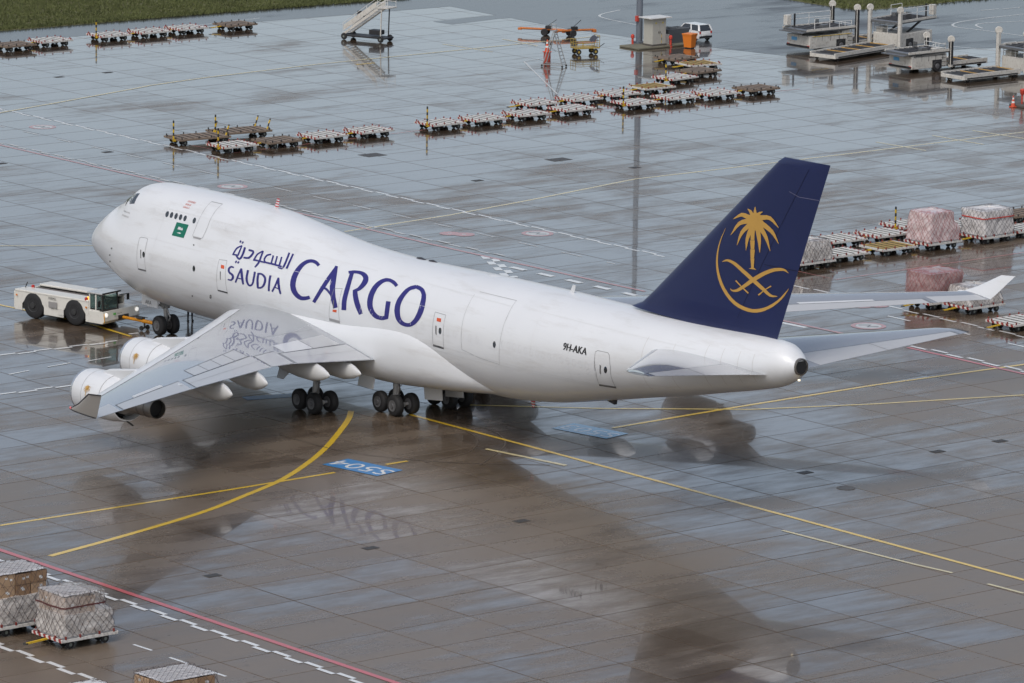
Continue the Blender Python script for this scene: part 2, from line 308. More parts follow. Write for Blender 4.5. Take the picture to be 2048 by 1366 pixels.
dashes('white_block_line', (975, 512), (1022, 555), 1.1, 0.0, 0.5, PW, 0, True)
dashes('white_dash_line', (-20, 248), (1230, 528), 2.1, 2.6, 0.16, PFW); dashes('white_dash_line', (1660, 606), (2200, 728), 2.1, 3.4, 0.20, PW)
dashes('white_block_line', (-40, 716), (236, 682), 1.3, 0.0, 0.24, PW, 0, True); dashes('white_block_line', (-40, 795), (150, 769), 1.3, 0.0, 0.24, PW, 0, True)
for a, b in [((18, 749), (58, 741)), ((95, 734), (140, 726)), ((178, 722), (222, 714))]: line('white_dash', [a, b], 0.16, PW)
line('white_dash', [(258, 668), (276, 666)], 0.25, PW)
# thin bay outlines of the dolly parking
for pts in [[(348, 284), (465, 306), (780, 268), (1130, 226), (1600, 178)], [(0, 93), (140, 79), (330, 58), (520, 36)], [(1585, 540), (1672, 559), (2048, 505)], [(1048, 123), (1115, 189)], [(1048, 123), (1085, 117)]]:
    line('bay_line', pts, 0.16, PFR if pts[0][1] > 200 else PFW)
# white road markings on the asphalt
for pts in [[(1240, 20), (1200, 30), (1215, 38), (1275, 50)], [(2060, 27), (1960, 38), (1912, 46), (1912, 54), (1975, 62), (2060, 74)], [(2060, 42), (1975, 46), (1952, 50), (1965, 57)], [(1960, 21), (1998, 18)], [(2005, 18), (2040, 15)], [(1900, 92), (2060, 108)]]: line('road_marking', pts, 0.22, PFW, len(pts) > 2)
# round restriction signs painted on the slabs
def disc_sign(px, py, r, filled):
    c = G(px, py); z = next_z(); e = empty('painted_roundel', (0, 0, 0)); e.parent = apron
    ring = lambda ra, rb, zz, m, nm: MB().add([(c.x + rr * math.cos(t * math.pi / 16), c.y + rr * math.sin(t * math.pi / 16), zz) for rr in (ra, rb) for t in range(32)], [(i, (i + 1) % 32, 32 + (i + 1) % 32, 32 + i) for i in range(32)]).build(nm, m, e)
    if filled: ring(0.02, r, z, PFR, 'red_disc'); ring(0.02, r * 0.2, z + .004, PFW, 'white_bar')
    else:
        ring(r * 0.74, r * 0.98, z, PFR, 'red_ring'); ring(0.02, r * 0.73, z, PFW, 'white_disc')
        g = MB(); ribbon(g, [c + Vector((-.5, -.3, 0)) * r, c + Vector((-.1, .25, 0)) * r, c + Vector((.15, -.2, 0)) * r, c + Vector((.5, .3, 0)) * r], r * .16, z + .004); g.build('black_symbol', PD, e)
for px, py, r, fl in [(465, 373, 1.15, False), (85, 254, 1.1, False), (1075, 467, 1.15, False), (1737, 652, 1.15, False)]: disc_sign(px, py, r, fl)
for px, py in [(900, 467), (928, 469), (1722, 612), (1755, 611)]: disc_sign(px, py, 0.75, True)
# stand number boxes, plus a blue reflection painted as a strip
def text_mesh(body, size, name='lettering', shear=0.0):
    cu = bpy.data.curves.new(name, 'FONT'); cu.body = body; cu.size = size; cu.align_x = 'CENTER'; cu.align_y = 'CENTER'; cu.shear = shear; cu.resolution_u = 3
    ob = bpy.data.objects.new(name, cu); COL.objects.link(ob); dg = bpy.context.evaluated_depsgraph_get(); me = bpy.data.meshes.new_from_object(ob.evaluated_get(dg)); bpy.data.objects.remove(ob); return me
def blue_box(cpx, a, b, w, body, mb_, ml):
    A = G(*a); B = G(*b); c = G(*cpx); d = B - A; L = d.length; ang = math.atan2(d.y, d.x); z = next_z()
    q = Matrix.Rotation(ang, 3, 'Z'); bx = MB(); bx.poly([c + q @ Vector((x * L / 2, y * w / 2, z)) for x, y in ((-1, -1), (1, -1), (1, 1), (-1, 1))]); e = bx.build('number_or_reflection_panel', mb_, apron) if mb_ else apron
    if body:
        me = text_mesh(body, w * 0.86); me.materials.clear(); me.materials.append(ml); t = bpy.data.objects.new('stand_number', me); COL.objects.link(t); t.parent = e; t.location = (c.x, c.y, z + 0.004); t.rotation_euler = (0, 0, ang + math.pi); t.scale = (1.2, 1, 1)
blue_box((725, 935), (668, 924), (778, 947), 2.1, 'S504', PB, PW)
blue_box((1180, 862), (1125, 852), (1235, 873), 2.0, 'S503', PFB, PBW)
blue_box((560, 792), (490, 797), (632, 787), 1.0, '', PB, PFW)  # no number here: blue reflection below the port wing, put in as colour
# drain grates and manholes
GR = mat('drain_iron', (0.085, 0.075, 0.065), 0.45, metal=0.2)
def grate(px, py, a=0.55, b=0.8):
    c = G(px, py); e = MB().box(UV(0, 0) * 0 + c + Vector((0, 0, 0.004)), (a * 2, b * 2, 0.012), Matrix.Rotation(TH, 3, 'Z')).build('drain_grate', GR, apron)
    g = MB()
    for i in range(7): g.box(c + VX * ((i - 3) * b * .27) + Vector((0, 0, 0.013)), (a * 1.8, 0.05, 0.012), Matrix.Rotation(TH, 3, 'Z'))
    g.build('grate_bars', mat('grate_bar', (0.07, 0.07, 0.07), 0.4, metal=0.5), e)
for p in [(1043, 1042), (741, 1096), (425, 1151), (1610, 945), (1875, 903), (2000, 882), (955, 361), (215, 304), (118, 154), (215, 145), (2, 327), (1270, 335)]: grate(*p, 0.28, 0.42)
grate(745, 310, 0.7, 0.9); grate(1117, 319, 0.6, 0.9)
mh = MB(); c = G(1692, 976); mh.lathe([(0.52, 0), (0.52, 0.012), (0.40, 0.014), (0.40, 0.008)], c + Vector((0, 0, 0.002)), (0, 0, 1), 24); mh.build('manhole_cover', mat('manhole', (0.13, 0.12, 0.11), 0.5), apron)

# tyre marks left by turning gear
TM = mat('tyre_mark', (0.085, 0.066, 0.05), 0.3, var=0.3, scale=2)
for pts in [[(880, 850), (930, 862), (955, 880), (935, 905), (850, 925)], [(905, 842), (985, 862), (1010, 890), (960, 930)], [(560, 870), (700, 905), (900, 925), (1100, 930)]]: line('tyre_mark', pts, 0.10, TM, True)
DEC = {
'CARGO': [[[27.7,7.66],[27.57,7.7],[27.42,7.75],[27.24,7.79],[27.04,7.82],[26.83,7.82],[26.63,7.81],[26.44,7.77],[26.27,7.72],[26.11,7.64],[25.97,7.54],[25.85,7.43],[25.75,7.3],[25.68,7.15],[25.63,7.0],[25.61,6.84],[25.61,6.68],[25.64,6.51],[25.68,6.36],[25.74,6.21],[25.84,6.07],[25.95,5.94],[26.1,5.82],[26.28,5.72],[26.47,5.64],[26.66,5.58],[26.86,5.55],[27.06,5.53],[27.26,5.55],[27.44,5.58],[27.6,5.62],[27.75,5.66],[27.89,5.71],[28.01,5.76],[27.84,5.92],[27.72,5.88],[27.61,5.85],[27.5,5.82],[27.37,5.8],[27.25,5.78],[27.14,5.77],[27.02,5.79],[26.89,5.83],[26.76,5.87],[26.63,5.94],[26.51,6.02],[26.42,6.11],[26.34,6.19],[26.27,6.29],[26.23,6.4],[26.2,6.52],[26.16,6.66],[26.15,6.79],[26.16,6.93],[26.17,7.07],[26.21,7.19],[26.26,7.31],[26.34,7.42],[26.43,7.5],[26.53,7.56],[26.65,7.61],[26.77,7.64],[26.91,7.65],[27.07,7.64],[27.21,7.62],[27.32,7.6],[27.44,7.56],[27.57,7.52]],[[28.53,5.58],[28.71,5.82],[28.86,6.05],[29.0,6.29],[29.14,6.55],[29.24,6.81],[29.31,7.06],[29.36,7.29],[29.4,7.51],[29.41,7.72],[29.11,7.77],[29.06,7.56],[28.98,7.35],[28.9,7.13],[28.83,6.88],[28.75,6.62],[28.63,6.35],[28.52,6.11],[28.38,5.87],[28.23,5.63]],[[29.07,7.79],[29.18,7.55],[29.25,7.31],[29.33,7.09],[29.42,6.92],[29.5,6.76],[29.6,6.6],[29.71,6.44],[29.82,6.28],[29.96,6.12],[30.1,5.93],[30.26,5.75],[30.4,5.56],[30.81,5.69],[30.69,5.88],[30.55,6.07],[30.41,6.23],[30.3,6.39],[30.2,6.53],[30.1,6.67],[30.02,6.81],[29.94,6.95],[29.84,7.11],[29.71,7.32],[29.55,7.56],[29.35,7.79]],[[28.72,6.47],[28.91,6.47],[29.08,6.48],[29.25,6.46],[29.43,6.41],[29.65,6.32],[29.87,6.23],[29.99,6.32],[29.77,6.41],[29.55,6.51],[29.31,6.58],[29.08,6.6],[28.88,6.58],[28.69,6.57]],[[30.71,7.58],[30.88,7.62],[31.04,7.65],[31.21,7.67],[31.42,7.69],[31.65,7.69],[31.83,7.68],[31.99,7.65],[32.12,7.61],[32.2,7.58],[32.24,7.55],[32.28,7.52],[32.31,7.47],[32.33,7.39],[32.33,7.3],[32.3,7.21],[32.27,7.14],[32.22,7.07],[32.16,7.0],[32.06,6.95],[31.93,6.89],[31.8,6.83],[31.93,6.73],[32.09,6.77],[32.26,6.82],[32.42,6.88],[32.56,6.95],[32.66,7.03],[32.75,7.12],[32.82,7.22],[32.87,7.33],[32.87,7.44],[32.8,7.55],[32.67,7.65],[32.47,7.74],[32.23,7.8],[31.98,7.84],[31.74,7.85],[31.5,7.85],[31.26,7.83],[31.05,7.81],[30.86,7.78],[30.7,7.74],[30.53,7.7]],[[30.76,7.69],[30.88,7.41],[30.96,7.12],[31.0,6.84],[31.04,6.62],[31.07,6.41],[31.09,6.21],[31.13,6.0],[31.18,5.8],[31.2,5.6],[31.67,5.66],[31.64,5.85],[31.59,6.04],[31.55,6.23],[31.52,6.42],[31.5,6.62],[31.46,6.84],[31.4,7.11],[31.3,7.41],[31.14,7.69]],[[31.82,6.8],[31.89,6.68],[31.97,6.56],[32.07,6.44],[32.19,6.3],[32.32,6.17],[32.46,6.03],[32.63,5.88],[32.8,5.74],[32.96,5.59],[33.32,5.73],[33.19,5.89],[33.05,6.05],[32.92,6.19],[32.78,6.32],[32.66,6.44],[32.54,6.56],[32.44,6.67],[32.34,6.77],[32.24,6.88]],[[35.66,7.68],[35.51,7.72],[35.35,7.77],[35.17,7.81],[34.97,7.84],[34.76,7.86],[34.55,7.87],[34.35,7.86],[34.17,7.84],[34.0,7.78],[33.85,7.71],[33.71,7.6],[33.61,7.48],[33.54,7.33],[33.5,7.17],[33.48,6.99],[33.48,6.81],[33.51,6.63],[33.55,6.45],[33.63,6.28],[33.74,6.12],[33.88,5.98],[34.05,5.86],[34.26,5.75],[34.48,5.67],[34.72,5.63],[34.97,5.63],[35.22,5.64],[35.45,5.69],[35.67,5.76],[35.86,5.82],[35.73,6.02],[35.54,5.96],[35.37,5.91],[35.21,5.88],[35.04,5.87],[34.87,5.88],[34.71,5.92],[34.57,5.98],[34.42,6.06],[34.31,6.16],[34.21,6.26],[34.14,6.38],[34.09,6.51],[34.05,6.65],[34.02,6.81],[34.01,6.95],[34.02,7.1],[34.03,7.24],[34.08,7.37],[34.14,7.47],[34.23,7.57],[34.33,7.64],[34.44,7.68],[34.56,7.7],[34.7,7.71],[34.84,7.7],[35.0,7.68],[35.14,7.65],[35.27,7.63],[35.39,7.59],[35.54,7.55]],[[35.3,6.75],[35.35,6.58],[35.39,6.4],[35.42,6.23],[35.44,6.07],[35.45,5.92],[35.46,5.77],[35.85,5.81],[35.86,5.96],[35.86,6.11],[35.85,6.26],[35.82,6.43],[35.79,6.61],[35.74,6.78]],[[37.3,7.74],[37.52,7.72],[37.71,7.71],[37.86,7.68],[37.97,7.64],[38.09,7.58],[38.21,7.51],[38.31,7.39],[38.39,7.24],[38.44,7.09],[38.48,6.94],[38.48,6.78],[38.47,6.62],[38.42,6.46],[38.35,6.3],[38.26,6.17],[38.15,6.06],[38.04,5.97],[37.91,5.91],[37.75,5.88],[37.56,5.87],[37.39,5.89],[37.26,5.93],[37.13,5.99],[37.03,6.08],[36.96,6.18],[36.89,6.31],[36.84,6.43],[36.79,6.56],[36.75,6.68],[36.74,6.81],[36.74,6.95],[36.77,7.09],[36.8,7.23],[36.85,7.36],[36.91,7.48],[36.98,7.58],[37.1,7.64],[37.27,7.69],[37.44,7.75],[37.13,7.9],[36.96,7.84],[36.79,7.79],[36.64,7.7],[36.52,7.59],[36.44,7.46],[36.37,7.31],[36.31,7.16],[36.26,7.0],[36.24,6.84],[36.24,6.67],[36.27,6.51],[36.31,6.35],[36.4,6.2],[36.5,6.04],[36.63,5.9],[36.8,5.79],[37.0,5.7],[37.23,5.66],[37.48,5.64],[37.75,5.66],[38.01,5.71],[38.25,5.8],[38.47,5.92],[38.64,6.06],[38.79,6.22],[38.9,6.4],[38.97,6.58],[39.0,6.76],[38.99,6.93],[38.93,7.1],[38.85,7.27],[38.74,7.43],[38.58,7.58],[38.39,7.69],[38.18,7.78],[37.92,7.85],[37.65,7.89],[37.41,7.9],[37.2,7.91]]],
'SAUDIA': [[[19.79,6.39],[19.69,6.4],[19.57,6.41],[19.44,6.4],[19.34,6.35],[19.26,6.29],[19.22,6.22],[19.23,6.14],[19.26,6.06],[19.35,5.99],[19.48,5.93],[19.63,5.9],[19.72,5.87],[19.76,5.84],[19.79,5.8],[19.79,5.77],[19.78,5.72],[19.75,5.68],[19.72,5.65],[19.66,5.64],[19.54,5.63],[19.41,5.63],[19.39,5.55],[19.51,5.54],[19.65,5.54],[19.79,5.56],[19.91,5.62],[19.99,5.7],[20.02,5.77],[20.02,5.84],[19.97,5.91],[19.87,5.97],[19.73,6.01],[19.59,6.04],[19.5,6.07],[19.46,6.11],[19.43,6.17],[19.43,6.21],[19.44,6.24],[19.49,6.28],[19.53,6.31],[19.58,6.31],[19.68,6.31],[19.78,6.31]],[[20.31,5.52],[20.39,5.69],[20.46,5.85],[20.51,6.01],[20.56,6.15],[20.58,6.28],[20.6,6.41],[20.46,6.42],[20.42,6.29],[20.38,6.16],[20.33,6.02],[20.28,5.87],[20.22,5.7],[20.15,5.53]],[[20.44,6.37],[20.52,6.26],[20.58,6.15],[20.64,6.04],[20.69,5.95],[20.74,5.87],[20.8,5.79],[20.85,5.7],[20.91,5.61],[20.97,5.52],[21.15,5.56],[21.11,5.66],[21.06,5.76],[21.02,5.85],[20.97,5.93],[20.93,6.0],[20.88,6.09],[20.82,6.19],[20.73,6.3],[20.63,6.41]],[[20.4,5.79],[20.81,5.79],[20.82,5.86],[20.41,5.86]],[[21.14,6.41],[21.17,6.25],[21.18,6.08],[21.2,5.93],[21.25,5.82],[21.31,5.74],[21.38,5.67],[21.47,5.6],[21.58,5.54],[21.72,5.52],[21.87,5.55],[21.99,5.61],[22.08,5.7],[22.13,5.81],[22.14,5.94],[22.13,6.06],[22.13,6.18],[22.1,6.31],[22.07,6.43],[21.86,6.42],[21.9,6.3],[21.92,6.17],[21.93,6.05],[21.94,5.93],[21.94,5.82],[21.91,5.73],[21.86,5.67],[21.79,5.64],[21.74,5.63],[21.7,5.64],[21.63,5.68],[21.56,5.74],[21.51,5.8],[21.47,5.87],[21.43,5.96],[21.4,6.09],[21.39,6.26],[21.34,6.42]],[[22.24,6.38],[22.28,6.25],[22.3,6.11],[22.34,5.97],[22.39,5.83],[22.45,5.69],[22.5,5.55],[22.7,5.59],[22.66,5.73],[22.62,5.87],[22.56,6.0],[22.52,6.13],[22.49,6.27],[22.44,6.4]],[[22.29,6.32],[22.45,6.33],[22.59,6.34],[22.71,6.34],[22.84,6.3],[22.96,6.25],[23.04,6.19],[23.08,6.11],[23.09,6.0],[23.08,5.91],[23.04,5.82],[22.98,5.74],[22.91,5.69],[22.82,5.66],[22.69,5.64],[22.55,5.61],[22.57,5.52],[22.71,5.54],[22.86,5.56],[23.01,5.61],[23.14,5.69],[23.24,5.78],[23.3,5.89],[23.33,6.01],[23.31,6.13],[23.24,6.25],[23.11,6.34],[22.93,6.4],[22.75,6.44],[22.57,6.45],[22.41,6.43],[22.25,6.41]],[[23.47,6.44],[23.65,5.54],[23.85,5.56],[23.69,6.46]],[[24.18,5.56],[24.26,5.7],[24.35,5.85],[24.42,6.0],[24.45,6.14],[24.46,6.29],[24.47,6.44],[24.34,6.44],[24.31,6.3],[24.28,6.15],[24.24,6.01],[24.18,5.87],[24.1,5.73],[24.02,5.58]],[[24.31,6.42],[24.37,6.31],[24.42,6.19],[24.48,6.09],[24.54,6.0],[24.59,5.92],[24.65,5.84],[24.73,5.75],[24.81,5.65],[24.89,5.55],[25.06,5.6],[24.99,5.7],[24.92,5.8],[24.86,5.9],[24.81,5.98],[24.77,6.05],[24.71,6.13],[24.65,6.23],[24.58,6.35],[24.5,6.46]],[[24.25,5.84],[24.68,5.8],[24.71,5.86],[24.28,5.91]]],
'ARAB': [[[24.72,7.87],[24.71,7.02],[24.92,7.01],[24.9,7.86]],[[24.34,7.88],[24.37,7.51],[24.38,7.2],[24.36,7.04],[24.33,6.99],[24.19,7.0],[23.97,7.03],[23.95,6.95],[24.19,6.91],[24.43,6.91],[24.55,7.01],[24.58,7.18],[24.56,7.5],[24.52,7.86]],[[23.83,7.56],[23.94,7.06],[24.11,7.06],[23.98,7.56]],[[23.39,7.54],[23.51,7.08],[23.67,7.08],[23.54,7.54]],[[23.01,7.53],[23.12,7.07],[23.28,7.07],[23.16,7.53]],[[24.29,7.1],[23.91,7.11],[23.52,7.12],[23.12,7.11],[22.72,7.11],[22.75,7.01],[23.15,7.02],[23.55,7.02],[23.93,7.01],[24.31,7.0]],[[22.8,7.59],[22.61,7.55],[22.43,7.49],[22.33,7.36],[22.3,7.23],[22.37,7.12],[22.51,7.04],[22.69,7.01],[22.86,7.0],[22.86,7.08],[22.7,7.1],[22.59,7.12],[22.51,7.16],[22.46,7.22],[22.49,7.33],[22.57,7.42],[22.7,7.47],[22.87,7.51]],[[21.9,7.64],[21.9,7.47],[21.9,7.29],[21.9,7.11],[21.88,6.94],[21.81,6.81],[21.73,6.68],[21.86,6.64],[21.98,6.77],[22.08,6.91],[22.1,7.1],[22.08,7.28],[22.07,7.46],[22.05,7.63]],[[21.91,7.64],[21.7,7.54],[21.5,7.41],[21.41,7.24],[21.36,7.06],[21.52,7.04],[21.57,7.22],[21.65,7.37],[21.81,7.48],[22.01,7.58]],[[21.38,6.98],[21.62,6.99],[21.89,7.0],[22.23,7.0],[22.61,7.0],[22.58,7.09],[22.21,7.09],[21.86,7.09],[21.59,7.09],[21.34,7.08]],[[20.59,7.44],[20.85,7.44],[21.01,7.43],[21.02,7.41],[21.0,7.34],[20.92,7.21],[20.8,7.11],[20.61,7.08],[20.35,7.07],[20.38,6.97],[20.66,6.98],[20.94,7.02],[21.11,7.16],[21.2,7.31],[21.22,7.42],[21.09,7.53],[20.84,7.55],[20.57,7.54]],[[20.04,7.58],[20.07,7.34],[20.07,7.14],[20.03,6.99],[19.98,6.93],[19.87,6.97],[19.64,7.06],[19.55,6.99],[19.77,6.88],[20.05,6.82],[20.23,6.94],[20.28,7.12],[20.28,7.34],[20.25,7.58]],[[19.77,7.66],[19.53,7.57],[19.31,7.45],[19.21,7.26],[19.16,7.05],[19.32,7.03],[19.37,7.23],[19.46,7.4],[19.63,7.51],[19.86,7.6]],[[19.19,6.99],[19.79,7.02],[19.75,7.11],[19.16,7.07]],[[19.72,7.62],[19.67,7.07],[19.83,7.05],[19.86,7.61]],[[19.4,7.79],[19.47,7.91],[19.61,7.86],[19.54,7.74]],[[19.65,7.77],[19.72,7.89],[19.86,7.84],[19.79,7.72]],[[19.69,6.65],[19.77,6.77],[19.91,6.72],[19.84,6.59]],[[19.93,6.65],[20.0,6.77],[20.15,6.72],[20.07,6.6]]],
'PALM': [[[64.63,15.64],[64.58,15.65],[64.51,15.67],[64.41,15.68],[64.22,15.7],[63.95,15.73],[63.64,15.7],[63.38,15.58],[63.15,15.42],[62.94,15.27],[62.95,15.26],[63.22,15.36],[63.48,15.46],[63.67,15.51],[63.85,15.49],[64.05,15.45],[64.23,15.4],[64.32,15.38],[64.34,15.37],[64.39,15.35]],[[64.55,15.55],[64.51,15.55],[64.41,15.54],[64.29,15.5],[64.06,15.44],[63.73,15.34],[63.42,15.17],[63.19,14.93],[63.02,14.66],[62.85,14.4],[62.87,14.39],[63.13,14.63],[63.38,14.87],[63.61,15.04],[63.86,15.13],[64.13,15.19],[64.36,15.24],[64.45,15.25],[64.43,15.25],[64.47,15.24]],[[64.44,15.38],[64.41,15.36],[64.36,15.33],[64.28,15.26],[64.1,15.12],[63.86,14.92],[63.65,14.69],[63.54,14.44],[63.47,14.18],[63.4,13.93],[63.43,13.93],[63.58,14.18],[63.73,14.42],[63.9,14.63],[64.11,14.81],[64.35,14.98],[64.54,15.1],[64.63,15.16],[64.65,15.17],[64.69,15.18]],[[64.46,15.22],[64.43,15.17],[64.41,15.13],[64.37,15.04],[64.28,14.87],[64.18,14.65],[64.1,14.41],[64.09,14.19],[64.11,13.97],[64.13,13.75],[64.15,13.75],[64.22,13.98],[64.29,14.2],[64.37,14.41],[64.48,14.62],[64.61,14.83],[64.71,14.99],[64.77,15.08],[64.8,15.11],[64.83,15.15]],[[64.75,15.11],[64.78,15.08],[64.81,15.05],[64.85,14.98],[64.91,14.83],[64.97,14.63],[65.04,14.42],[65.1,14.21],[65.15,14.0],[65.21,13.79],[65.24,13.79],[65.27,14.02],[65.3,14.25],[65.31,14.47],[65.29,14.7],[65.25,14.91],[65.21,15.08],[65.18,15.18],[65.15,15.23],[65.12,15.27]],[[64.89,15.17],[64.93,15.15],[64.95,15.15],[65.02,15.1],[65.18,14.97],[65.38,14.81],[65.57,14.63],[65.72,14.43],[65.86,14.21],[66.01,13.99],[66.03,14.0],[65.97,14.25],[65.91,14.5],[65.82,14.73],[65.67,14.95],[65.49,15.14],[65.35,15.28],[65.27,15.35],[65.21,15.39],[65.17,15.41]],[[65.09,15.26],[65.14,15.27],[65.1,15.28],[65.19,15.26],[65.43,15.19],[65.73,15.1],[66.01,14.98],[66.23,14.84],[66.44,14.66],[66.65,14.47],[66.67,14.48],[66.55,14.71],[66.42,14.93],[66.24,15.14],[65.96,15.3],[65.66,15.43],[65.42,15.52],[65.27,15.56],[65.15,15.56],[65.1,15.56]],[[65.22,15.49],[65.25,15.52],[65.2,15.51],[65.25,15.53],[65.45,15.58],[65.69,15.64],[65.91,15.65],[66.13,15.59],[66.39,15.45],[66.65,15.32],[66.67,15.33],[66.49,15.52],[66.29,15.71],[66.05,15.85],[65.72,15.88],[65.4,15.83],[65.17,15.79],[65.01,15.74],[64.91,15.67],[64.87,15.65]],[[64.94,15.61],[64.93,15.64],[64.92,15.66],[64.91,15.71],[64.9,15.78],[64.89,15.87],[64.86,15.96],[64.83,16.04],[64.8,16.12],[64.76,16.2],[64.74,16.19],[64.71,16.11],[64.68,16.02],[64.65,15.93],[64.64,15.84],[64.63,15.74],[64.62,15.66],[64.62,15.61],[64.62,15.58],[64.62,15.56]],[[64.79,15.66],[64.76,15.7],[64.73,15.73],[64.68,15.77],[64.62,15.82],[64.55,15.89],[64.45,15.95],[64.34,15.98],[64.23,15.99],[64.13,16.0],[64.11,15.98],[64.18,15.93],[64.24,15.88],[64.29,15.84],[64.33,15.78],[64.38,15.71],[64.43,15.64],[64.46,15.6],[64.48,15.57],[64.51,15.53]],[[65.06,15.62],[65.08,15.66],[65.1,15.7],[65.12,15.74],[65.15,15.78],[65.2,15.84],[65.24,15.88],[65.28,15.92],[65.34,15.96],[65.4,16.0],[65.4,16.02],[65.31,16.01],[65.22,16.0],[65.12,15.97],[65.03,15.92],[64.95,15.86],[64.89,15.8],[64.84,15.75],[64.81,15.7],[64.78,15.66]],[[64.48,14.98],[64.5,14.37],[64.79,14.41],[64.82,15.02]],[[64.46,14.35],[64.52,13.88],[64.79,13.92],[64.83,14.4]],[[64.49,13.87],[64.52,13.39],[64.78,13.42],[64.85,13.91]],[[64.51,13.38],[64.58,12.88],[64.77,12.91],[64.82,13.42]],[[64.38,12.81],[64.58,12.89],[64.82,12.91],[64.99,12.83]],[[65.43,15.5],[65.4,15.34],[65.31,15.18],[65.16,15.05],[64.97,14.96],[64.76,14.91],[64.56,14.92],[64.38,14.99],[64.25,15.09],[64.17,15.24],[64.17,15.4],[64.23,15.56],[64.35,15.7],[64.52,15.81],[64.73,15.88],[64.93,15.9],[65.13,15.86],[65.28,15.78],[65.39,15.65]]],
'CRESCENT': [[[62.36,14.7],[62.22,14.44],[62.07,14.19],[61.95,13.92],[61.85,13.65],[61.78,13.36],[61.74,13.08],[61.73,12.8],[61.76,12.51],[61.83,12.22],[61.94,11.92],[62.1,11.63],[62.3,11.36],[62.55,11.11],[62.84,10.89],[63.17,10.71],[63.53,10.58],[63.92,10.5],[64.3,10.46],[64.64,10.47],[64.95,10.51],[65.27,10.59],[65.58,10.7],[65.89,10.85],[66.18,11.0],[66.44,11.18],[66.68,11.36],[66.89,11.54],[67.04,11.7],[67.15,11.84],[67.25,11.96],[67.32,12.05],[67.36,12.12],[67.41,12.18],[67.4,12.19],[67.33,12.13],[67.27,12.06],[67.18,11.98],[67.07,11.87],[66.93,11.74],[66.77,11.59],[66.56,11.43],[66.31,11.26],[66.05,11.11],[65.78,10.97],[65.49,10.85],[65.2,10.76],[64.93,10.7],[64.67,10.66],[64.38,10.66],[64.04,10.69],[63.69,10.76],[63.35,10.87],[63.05,11.03],[62.77,11.23],[62.52,11.46],[62.31,11.72],[62.15,11.99],[62.02,12.27],[61.93,12.55],[61.89,12.82],[61.88,13.1],[61.9,13.37],[61.95,13.65],[62.03,13.92],[62.13,14.18],[62.26,14.44],[62.38,14.7]]],
'SWORDS': [[[62.24,12.85],[62.39,12.9],[62.54,12.93],[62.67,12.95],[62.83,12.93],[63.0,12.89],[63.19,12.83],[63.39,12.74],[63.6,12.64],[63.83,12.52],[64.07,12.41],[64.33,12.28],[64.58,12.16],[64.84,12.03],[65.1,11.91],[65.34,11.8],[65.55,11.7],[65.75,11.6],[65.96,11.53],[66.18,11.53],[66.37,11.57],[66.54,11.61],[66.54,11.64],[66.37,11.64],[66.21,11.64],[66.06,11.67],[65.91,11.74],[65.73,11.84],[65.53,11.96],[65.3,12.08],[65.05,12.21],[64.79,12.33],[64.54,12.45],[64.28,12.58],[64.03,12.69],[63.8,12.8],[63.57,12.9],[63.34,12.99],[63.12,13.04],[62.9,13.07],[62.69,13.07],[62.51,13.02],[62.36,12.94],[62.23,12.87]],[[67.38,13.01],[67.29,13.08],[67.19,13.15],[67.03,13.19],[66.82,13.2],[66.58,13.17],[66.34,13.12],[66.09,13.05],[65.84,12.96],[65.57,12.84],[65.28,12.7],[64.96,12.53],[64.67,12.36],[64.41,12.19],[64.18,12.03],[63.96,11.88],[63.76,11.75],[63.58,11.64],[63.44,11.56],[63.31,11.51],[63.19,11.48],[63.09,11.47],[63.04,11.47],[63.0,11.5],[62.96,11.53],[62.93,11.51],[62.95,11.47],[62.98,11.43],[63.05,11.39],[63.17,11.38],[63.33,11.39],[63.52,11.43],[63.72,11.52],[63.92,11.64],[64.13,11.76],[64.36,11.9],[64.6,12.05],[64.86,12.21],[65.14,12.37],[65.44,12.54],[65.71,12.68],[65.96,12.79],[66.18,12.88],[66.39,12.95],[66.61,13.0],[66.81,13.04],[66.98,13.07],[67.11,13.06],[67.23,13.03],[67.37,12.99]],[[63.32,11.98],[63.47,11.9],[63.61,11.82],[63.77,11.74],[63.94,11.64],[64.12,11.54],[64.3,11.44],[64.39,11.5],[64.2,11.6],[64.01,11.69],[63.83,11.78],[63.68,11.87],[63.54,11.95],[63.41,12.04]],[[66.05,12.14],[65.91,12.06],[65.77,11.97],[65.61,11.88],[65.44,11.76],[65.26,11.63],[65.08,11.51],[65.16,11.46],[65.33,11.59],[65.5,11.73],[65.66,11.84],[65.81,11.93],[65.96,12.01],[66.11,12.09]]],
'FLAG': [[[12.5,7.99],[13.15,8.0],[13.8,8.01],[13.79,7.62],[13.78,7.22],[13.13,7.21],[12.48,7.2],[12.49,7.6]]],
'FLAGSCRIPT': [[[12.82,7.78],[13.42,7.8],[13.43,7.6],[12.84,7.59]],[[12.9,7.41],[13.21,7.47],[13.38,7.44],[13.25,7.4]]],
'DOORS': [[[9.15,6.56],[9.27,6.63],[9.98,6.67],[10.1,6.61],[10.33,4.71],[9.38,4.67]],[[14.55,9.44],[15.7,9.45],[15.77,8.21],[15.68,7.52],[15.53,7.44],[14.68,7.45],[14.58,7.53],[14.66,8.8]],[[18.09,6.57],[18.88,6.63],[19.36,4.78],[18.31,4.77]],[[30.03,6.66],[30.77,6.76],[31.04,4.79],[29.99,4.79]],[[40.08,6.87],[41.12,6.86],[41.24,5.01],[40.23,5.01]],[[54.59,6.95],[54.75,7.05],[55.58,7.06],[55.74,6.95],[55.81,6.34],[55.55,5.07],[54.39,5.06],[54.58,5.85]]],
